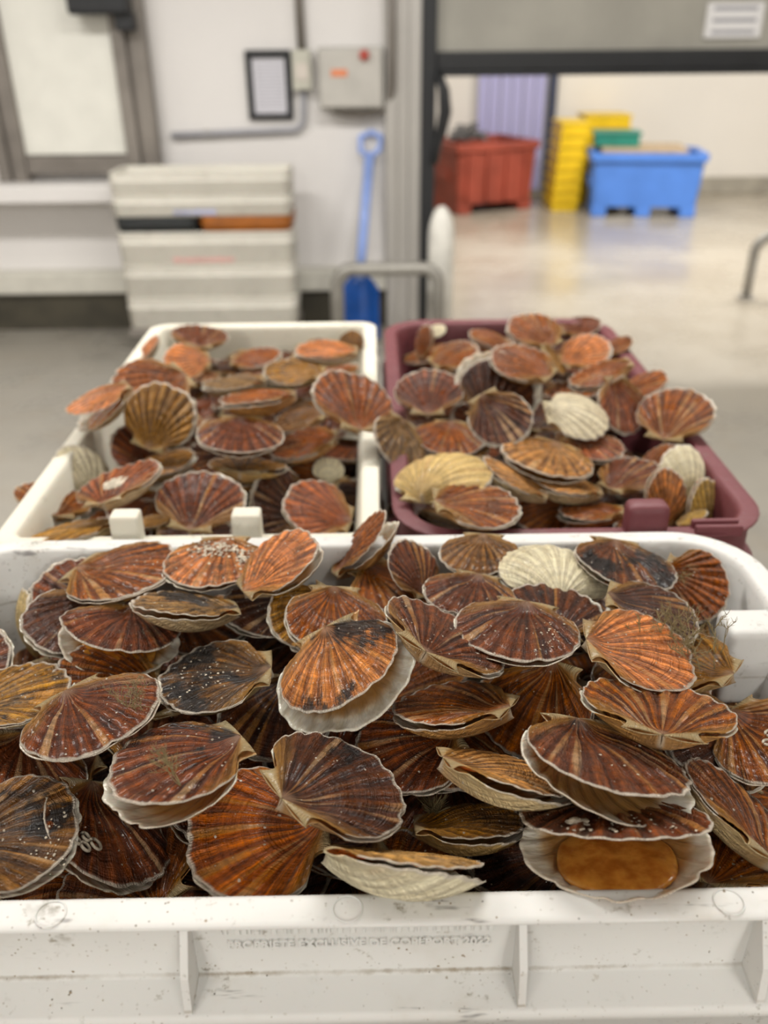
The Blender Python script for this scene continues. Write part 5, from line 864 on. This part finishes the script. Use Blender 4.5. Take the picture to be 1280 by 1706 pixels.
stack_crate(.630, .074, 'dark grey tray in the stack of white crates by the wall', SX0 + .005, xm - .002, plain('charcoal_tray', (.018, .021, .022), .5), False, 'trays in the crate stack')
stack_crate(.630, .074, 'orange tray in the stack of white crates by the wall', xm + .002, SX1 - .002, plain('orange_tray', (.33, .10, .008), .5, var=.25), False, 'trays in the crate stack')
e5 = stack_crate(.704, .105, 'white crate with faded blue print, just above the grey and orange trays')
printed(e5, -1.0, -.80, SY0 + .0005, .716, .742, M_BLUEINK, 5)
stack_crate(.809, .105, 'topmost white crate of the stack by the wall')
# wall shelf, panel stand
sh = empty('wall_shelf', (-1.85, 5.1, .72), 0, 'white shelf on the wall left of the stacked crates', 'shelf')
bm = bmesh.new(); box(bm, (-2.9, 4.84, .735), (-1.335, 5.10, .825), .012); rel(mesh('shelf_board', bm, M_WALL, sh), sh)
for bx in (-2.6, -1.40):
    poly_plate('bracket', [(5.10, .735), (4.88, .735), (5.10, .45)], bx, .03, M_WALL, sh)
ps = empty('panel_stand', (-1.6, 4.8, .825), 0, 'white panel between two grey steel posts standing on the wall shelf', 'panel')
for nm, a, b in (('post', (-2.0, 4.98, .826), (-1.845, 5.08, 2.6)), ('post', (-1.30, 4.98, .337), (-1.135, 5.08, 2.6))):
    bm = bmesh.new(); wx = (b[0] - a[0]); box(bm, a, (a[0] + wx * .42, b[1], b[2]), .004); box(bm, (a[0] + wx * .42, a[1] + .03, a[2]), (a[0] + wx * .56, b[1], b[2]), .002); box(bm, (a[0] + wx * .56, a[1], a[2]), b, .004)
    rel(mesh('post', bm, M_GREYPOST, ps), ps)
rel(simple_box('white_panel', (-1.845, 5.02, .955), (-1.30, 5.06, 2.5), plain('white_panel_plastic', (.80, .79, .72), .35, var=.03), ps), ps)
rel(simple_box('cross_bar', (-1.845, 5.0, .86), (-1.30, 5.07, .95), M_GREYPOST, ps), ps)
bm = bmesh.new(); box(bm, (-1.46, 4.86, 1.60), (-1.17, 4.98, 1.80), .02); box(bm, (-1.25, 4.90, 1.53), (-1.16, 4.98, 1.61), .01)
rel(mesh('motor_box', bm, M_BLACK, ps), ps)
# notice frame
nf = empty('notice_frame', (-.53, 5.09, 1.115), 0, 'black framed paper notice on the white wall', 'notice')
bm = bmesh.new()
a0, a1, b0, b1 = -.648, -.412, 1.112, 1.440
for lo, hi in (((a0, 5.07, b0), (a0 + .032, 5.1, b1)), ((a1 - .032, 5.07, b0), (a1, 5.1, b1)), ((a0 + .032, 5.07, b0), (a1 - .032, 5.1, b0 + .03)), ((a0 + .032, 5.07, b1 - .036), (a1 - .032, 5.1, b1))): box(bm, lo, hi, .003)
rel(mesh('frame', bm, M_BLACK, nf), nf)
rel(simple_box('paper', (a0 + .03, 5.085, b0 + .028), (a1 - .03, 5.098, b1 - .034), notice_mat('typed_notice_paper', (.66, .65, .70, 1), (.30, .30, .36, 1), 16, 14, .40), nf, 0), nf)
# conduit, switch, control box
cd = empty('cable_conduit', (-.7, 5.09, 1.05), 0, 'grey cable conduit running along and up the white wall', 'conduit')
bm = bmesh.new(); tube(bm, [(-1.07, 5.07, 1.04), (-.44, 5.07, 1.06)] + arc((-.42, 5.07, 1.12), .06, -90, 0, 8) + [(-.352, 5.07, 1.25)], .016); rel(mesh('lower_run', bm, plain('pale_conduit', (.36, .36, .39), .45), cd, True), cd)
bm = bmesh.new(); tube(bm, [(-.352, 5.07, 1.44), (-.365, 5.07, 2.4)], .022); rel(mesh('upper_run', bm, M_GREYPOST, cd, True), cd)
bm = bmesh.new(); box(bm, (-.90, 5.06, 1.03), (-.86, 5.10, 1.065), .005); rel(mesh('clip', bm, M_STEEL, cd), cd)
sw = empty('wall_switch', (-.35, 5.07, 1.25), 0, 'small cream electrical switch box between the notice frame and grey cabinet', 'switch')
rel(simple_box('switch_box', (-.402, 5.02, 1.255), (-.305, 5.10, 1.44), plain('switch_cream', (.55, .54, .46), .5), sw, .008), sw)
rel(simple_box('switch_key', (-.385, 5.012, 1.30), (-.322, 5.022, 1.38), plain('switch_key', (.62, .56, .5), .5), sw, .003), sw)
cb = empty('control_cabinet', (-.1, 5.0, 1.165), 0, 'grey electrical control cabinet on the wall beside the door jamb', 'cabinet')
rel(simple_box('cabinet_body', (-.267, 4.96, 1.165), (.066, 5.10, 1.452), plain('cabinet_grey', (.46, .445, .41), .45, var=.05), cb, .012), cb)
rel(simple_box('cabinet_door', (-.255, 4.945, 1.178), (.054, 4.962, 1.44), plain('cabinet_door_grey', (.50, .48, .44), .45, var=.05), cb, .006), cb)
rel(simple_box('warning_label', (-.20, 4.942, 1.318), (-.118, 4.947, 1.352), plain('orange_label', (.65, .22, .10), .5, var=.2), cb, .0), cb)
bm = bmesh.new(); tube(bm, [(-.03, 4.947, 1.415), (-.03, 4.92, 1.415)], [.026, .024], 20); rel(mesh('stop_button', bm, plain('red_button', (.45, .07, .05), .4), cb, True), cb)
cl = empty('hanging_cable', (0, 5.0, 1.17), 0, 'dark cable looping below the grey control cabinet', 'cable')
bm = bmesh.new(); tube(bm, [(-.20, 5.03, 1.164), (-.13, 5.03, 1.145), (-.04, 5.03, 1.135), (.04, 5.03, 1.15), (.095, 5.03, 1.19), (.108, 4.985, 1.26), (.11, 4.98, 1.45), (.11, 4.98, 2.2)], .021); rel(mesh('cable_run', bm, M_GREYPOST, cl, True), cl)
# shovel
sv = empty('shovel', (-.06, 4.75, 0), 0, 'blue plastic shovel leaning on the wall behind the steel rail', 'shovel')
M_SHB = plain('pale_blue_shaft', (.28, .39, .76), .4); M_SHD = plain('deep_blue_blade', (.008, .10, .42), .3)
top = Vector((-.012, 5.03, .93)); bot = Vector((-.075, 4.80, .33))
bm = bmesh.new(); tube(bm, [bot, top], .028, 14); rel(mesh('shaft', bm, M_SHB, sv, True), sv)
bm = bmesh.new(); ddir = (top - bot).normalized()
tube(bm, [top, top + ddir * .03 + Vector((-.05, 0, 0)), top + ddir * .10 + Vector((-.055, 0, 0)), top + ddir * .125, top + ddir * .10 + Vector((.055, 0, 0)), top + ddir * .03 + Vector((.05, 0, 0)), top], .016, 10)
rel(mesh('grip', bm, M_SHB, sv, True), sv)
bm = bmesh.new(); prev = None
rows_ = []
for j in range(9):
    t = j / 8; row = []
    for i in range(9):
        uu = -1 + 2 * i / 8; hw = .105 * min(1, .35 + t * 3.0)
        row.append(bm.verts.new((-.075 + uu * hw, 4.80 - t * .09 - .04 * (1 - uu * uu) * .6 + .015, .36 - t * .345)))
    rows_.append(row)
for A_, B_ in zip(rows_, rows_[1:]):
    for i in range(8): bm.faces.new((A_[i], A_[i + 1], B_[i + 1], B_[i]))
bmesh.ops.solidify(bm, geom=bm.faces[:], thickness=.008)
rel(mesh('blade', bm, M_SHD, sv, True), sv)
# guard rail, white bollard, far hoop
gr = empty('guard_rail', (.07, 4.3, 0), 0, 'bent steel guard rail in front of the blue shovel', 'rail')
bm = bmesh.new(); tube(bm, [(-.18, 4.3, 0), (-.18, 4.3, .40)] + arc((-.10, 4.3, .42), .08, 180, 90, 8) + arc((.24, 4.3, .42), .08, 90, 0, 8) + [(.32, 4.3, 0)], .033, 16); rel(mesh('rail_tube', bm, M_RAIL, gr, True), gr)
for fx in (-.18, .32):
    bm = bmesh.new(); tube(bm, [(fx, 4.3, 0), (fx, 4.3, .012)], .07, 20); rel(mesh('foot_plate', bm, M_STEEL, gr), gr)
bo = empty('bollard', (.345, 4.5, 0), 0, 'white round topped bollard beside the steel guard rail', 'bollard')
bm = bmesh.new(); tube(bm, [(.345, 4.5, 0), (.345, 4.5, .60)] + [(.345, 4.5, .60 + .16 * math.sin(R(a))) for a in (15, 30, 45, 60, 75, 88)], [.066, .066] + [.066 * math.cos(R(a)) for a in (15, 30, 45, 60, 75, 88)], 24)
rel(mesh('bollard_post', bm, plain('bollard_white', (.72, .70, .64), .5), bo, True), bo)
bm = bmesh.new(); tube(bm, [(.345, 4.5, 0), (.345, 4.5, .02)], .09, 24); rel(mesh('bollard_foot', bm, M_GREYPOST, bo), bo)
hp = empty('hoop_barrier', (2.5, 5.55, 0), 0, 'bent steel hoop barrier at the right frame edge', 'barrier')
bm = bmesh.new(); tube(bm, [(2.385, 5.52, 0), (2.385, 5.52, .28)] + arc((2.505, 5.52, .28), .12, 180, 90, 8) + arc((2.95, 5.52, .28), .12, 90, 0, 8) + [(3.07, 5.52, 0)], .03, 16); rel(mesh('hoop_tube', bm, M_RAIL, hp, True), hp)
for fx in (2.385, 3.07):
    bm = bmesh.new(); tube(bm, [(fx, 5.52, 0), (fx, 5.52, .012)], .06, 20); rel(mesh('foot_plate', bm, M_STEEL, hp), hp)
# black hose hung in the door opening
hs = empty('hose', (.36, 5.0, 1.0), 0, 'black hose hanging on the black door post', 'hose')
bm = bmesh.new(); tube(bm, [(.345, 4.955, 1.33), (.375, 4.95, 1.25), (.385, 4.95, 1.15), (.365, 4.955, 1.05), (.345, 4.96, .98), (.335, 4.96, .90)], [.02, .03, .034, .03, .024, .02], 12); rel(mesh('hose_loop', bm, M_BLACK, hs, True), hs)
# pallet bins in the far room
def pallet_bin(name, cx, cy, wd, dp, h, rz, mat, label, feet=3, ribs=4):
    e = empty(name, (cx, cy, 0), rz, label, 'bin')
    bm = bmesh.new(); b = .09; t = .045
    def ringz(hw, hd, z): return [bm.verts.new((x, y, z)) for x, y in rr_loop(-hw, hw, -hd, hd, 0, .05, 4, 5)]
    prof = [(wd / 2 - .03, dp / 2 - .03, b), (wd / 2 - .005, dp / 2 - .005, h - .07), (wd / 2 + .02, dp / 2 + .02, h - .06), (wd / 2 + .02, dp / 2 + .02, h), (wd / 2 - t, dp / 2 - t, h), (wd / 2 - t - .02, dp / 2 - t - .02, b + .05)]
    rg = [ringz(*p) for p in prof]; n = len(rg[0])
    for A_, B_ in zip(rg, rg[1:]):
        for k in range(n): bm.faces.new((A_[k], A_[(k + 1) % n], B_[(k + 1) % n], B_[k]))
    bm.faces.new(rg[0][::-1]); bm.faces.new(rg[-1])
    mesh('bin_body', bm, mat, e)
    for i in range(feet):
        fx = -wd / 2 + .10 + (wd - .20) * i / (feet - 1)
        bm = bmesh.new(); box(bm, (fx - .07, -dp / 2 + .03, 0), (fx + .07, dp / 2 - .03, b + .01), .015); mesh('foot', bm, mat, e)
    for i in range(ribs):
        fx = -wd / 2 + .12 + (wd - .24) * i / max(1, ribs - 1)
        bm = bmesh.new(); box(bm, (fx - .02, -dp / 2 - .012, b + .03), (fx + .02, -dp / 2 + .03, h - .06), .008); mesh('rib', bm, mat, e)
        
    for s_ in (-1, 1):
        bm = bmesh.new(); box(bm, (s_ * (wd / 2 - .02) - .02, -.15, h * .45), (s_ * (wd / 2 - .02) + .03, .15, h * .62), .012); mesh('side_grip', bm, mat, e)
    return e
M_RED = plain('brick_red_plastic', (.30, .055, .03), .5, var=.2, scale=3); M_BLUE = plain('blue_plastic', (.085, .235, .70), .45, var=.08, scale=3)
c_, s_ = math.cos(R(23)), math.sin(R(23)); wd, dp = .86, .72
pallet_bin('pallet_bin', .795 + c_ * wd / 2 - s_ * dp / 2, 8.52 + s_ * wd / 2 + c_ * dp / 2, wd, dp, .62, R(23), M_RED, 'brick red plastic pallet bin seen through the doorway', 2, 4)
c_, s_ = math.cos(R(-8)), math.sin(R(-8)); wd, dp = 1.0, .62
bx, by = 2.0 + c_ * wd / 2 - s_ * dp / 2, 8.40 + s_ * wd / 2 + c_ * dp / 2
pallet_bin('pallet_bin', bx, by, wd, dp, .55, R(-8), M_BLUE, 'bright blue plastic pallet bin seen through the doorway', 3, 0)
lid = simple_box('wooden_board', (-.42, -.27, .552), (.34, .27, .585), plain('bare_board', (.45, .33, .2), .6)); lid.location = (bx, by, 0); lid.rotation_euler = (0, 0, R(-8))
tag(lid, 'bare wooden board lying on the blue pallet bin', 'board')
gt = empty('green_tray', (2.27, 8.72, .587), R(-8), 'green plastic tray resting on the blue pallet bin', 'tray')
bm = bmesh.new(); M_GREEN = plain('sea_green_plastic', (.015, .20, .15), .45)
vv = box(bm, (-.20, -.15, 0), (.20, .15, .115), .012)
mesh('tray_body', bm, M_GREEN, gt)
bm = bmesh.new(); box(bm, (-.215, -.165, .10), (.215, .165, .122), .006); mesh('tray_rim', bm, M_GREEN, gt)
M_YEL = plain('yellow_plastic', (.78, .52, .008), .45, var=.1, scale=4)
def yellow_crate(x, y, z, wd, dp, h, label, group):
    e = empty('yellow_crate', (x, y, z), 0, label, 'crate', group)
    bm = bmesh.new(); box(bm, (-wd / 2 + .012, -dp / 2 + .012, .0), (wd / 2 - .012, dp / 2 - .012, h - .02), .008); mesh('crate_wall', bm, M_YEL, e)
    bm = bmesh.new(); box(bm, (-wd / 2, -dp / 2, h - .021), (wd / 2, dp / 2, h - .001), .004); mesh('crate_rim', bm, M_YEL, e)
ORD = ['lowest', 'second lowest', 'third lowest', 'fourth lowest', 'fifth lowest', 'sixth lowest', 'seventh lowest', 'topmost']
for i in range(8):
    yellow_crate(1.845 + .006 * i, 8.95, i * .098, .27, .50, .098, ORD[i] + ' yellow crate in the tall stack left of the blue bin', 'yellow crates stacked in the far room')
for i in range(8):
    yellow_crate(2.27 + .005 * i, 9.38, i * .101, .46, .40, .101, ORD[i] + ' yellow crate in the stack behind the green tray', 'yellow crates stacked in the far room')
# strip curtain and its dark post
sc_ = empty('strip_curtain', (1.3, 9.70, .2), 0, 'lilac plastic strip curtain behind the red bin', 'curtain')
nb = NB('lilac_plastic_strip'); M_STRIP = nb.out((.44, .43, .68, 1), .2, None)
for i in range(6):
    rel(simple_box('strip', (1.08 + .115 * i, 9.655 + .012 * (i % 2), .06), (1.185 + .115 * i, 9.663 + .012 * (i % 2), 2.2), M_STRIP, sc_, .002), sc_)
rel(simple_box('hanging_bar', (1.05, 9.65, 2.2), (1.80, 9.69, 2.26), M_STEEL, sc_), sc_)
simple_box('trim_4', (1.795, 9.60, 0), (1.865, 9.75, 3.2), plain('dark_blue_post', (.045, .055, .10), .5), kind='structure')
# bundle of grey netting in the red bin
nt = bmesh.new(); rn = random.Random(12)
for k in range(26):
    p = Vector((.86 + rn.uniform(-.15, .15), 8.95 + rn.uniform(-.15, .15), .645)); pts = [p]
    for q in range(7): p = p + Vector((rn.uniform(-.07, .07), rn.uniform(-.07, .07), rn.uniform(-.03, .045))); p.z = max(.64, p.z); pts.append(p)
    tube(nt, pts, .012, 5)
tag(mesh('netting', nt, plain('grey_netting', (.13, .125, .12), .8)), 'tangled grey netting heaped on the red pallet bin', 'netting', kind='stuff')
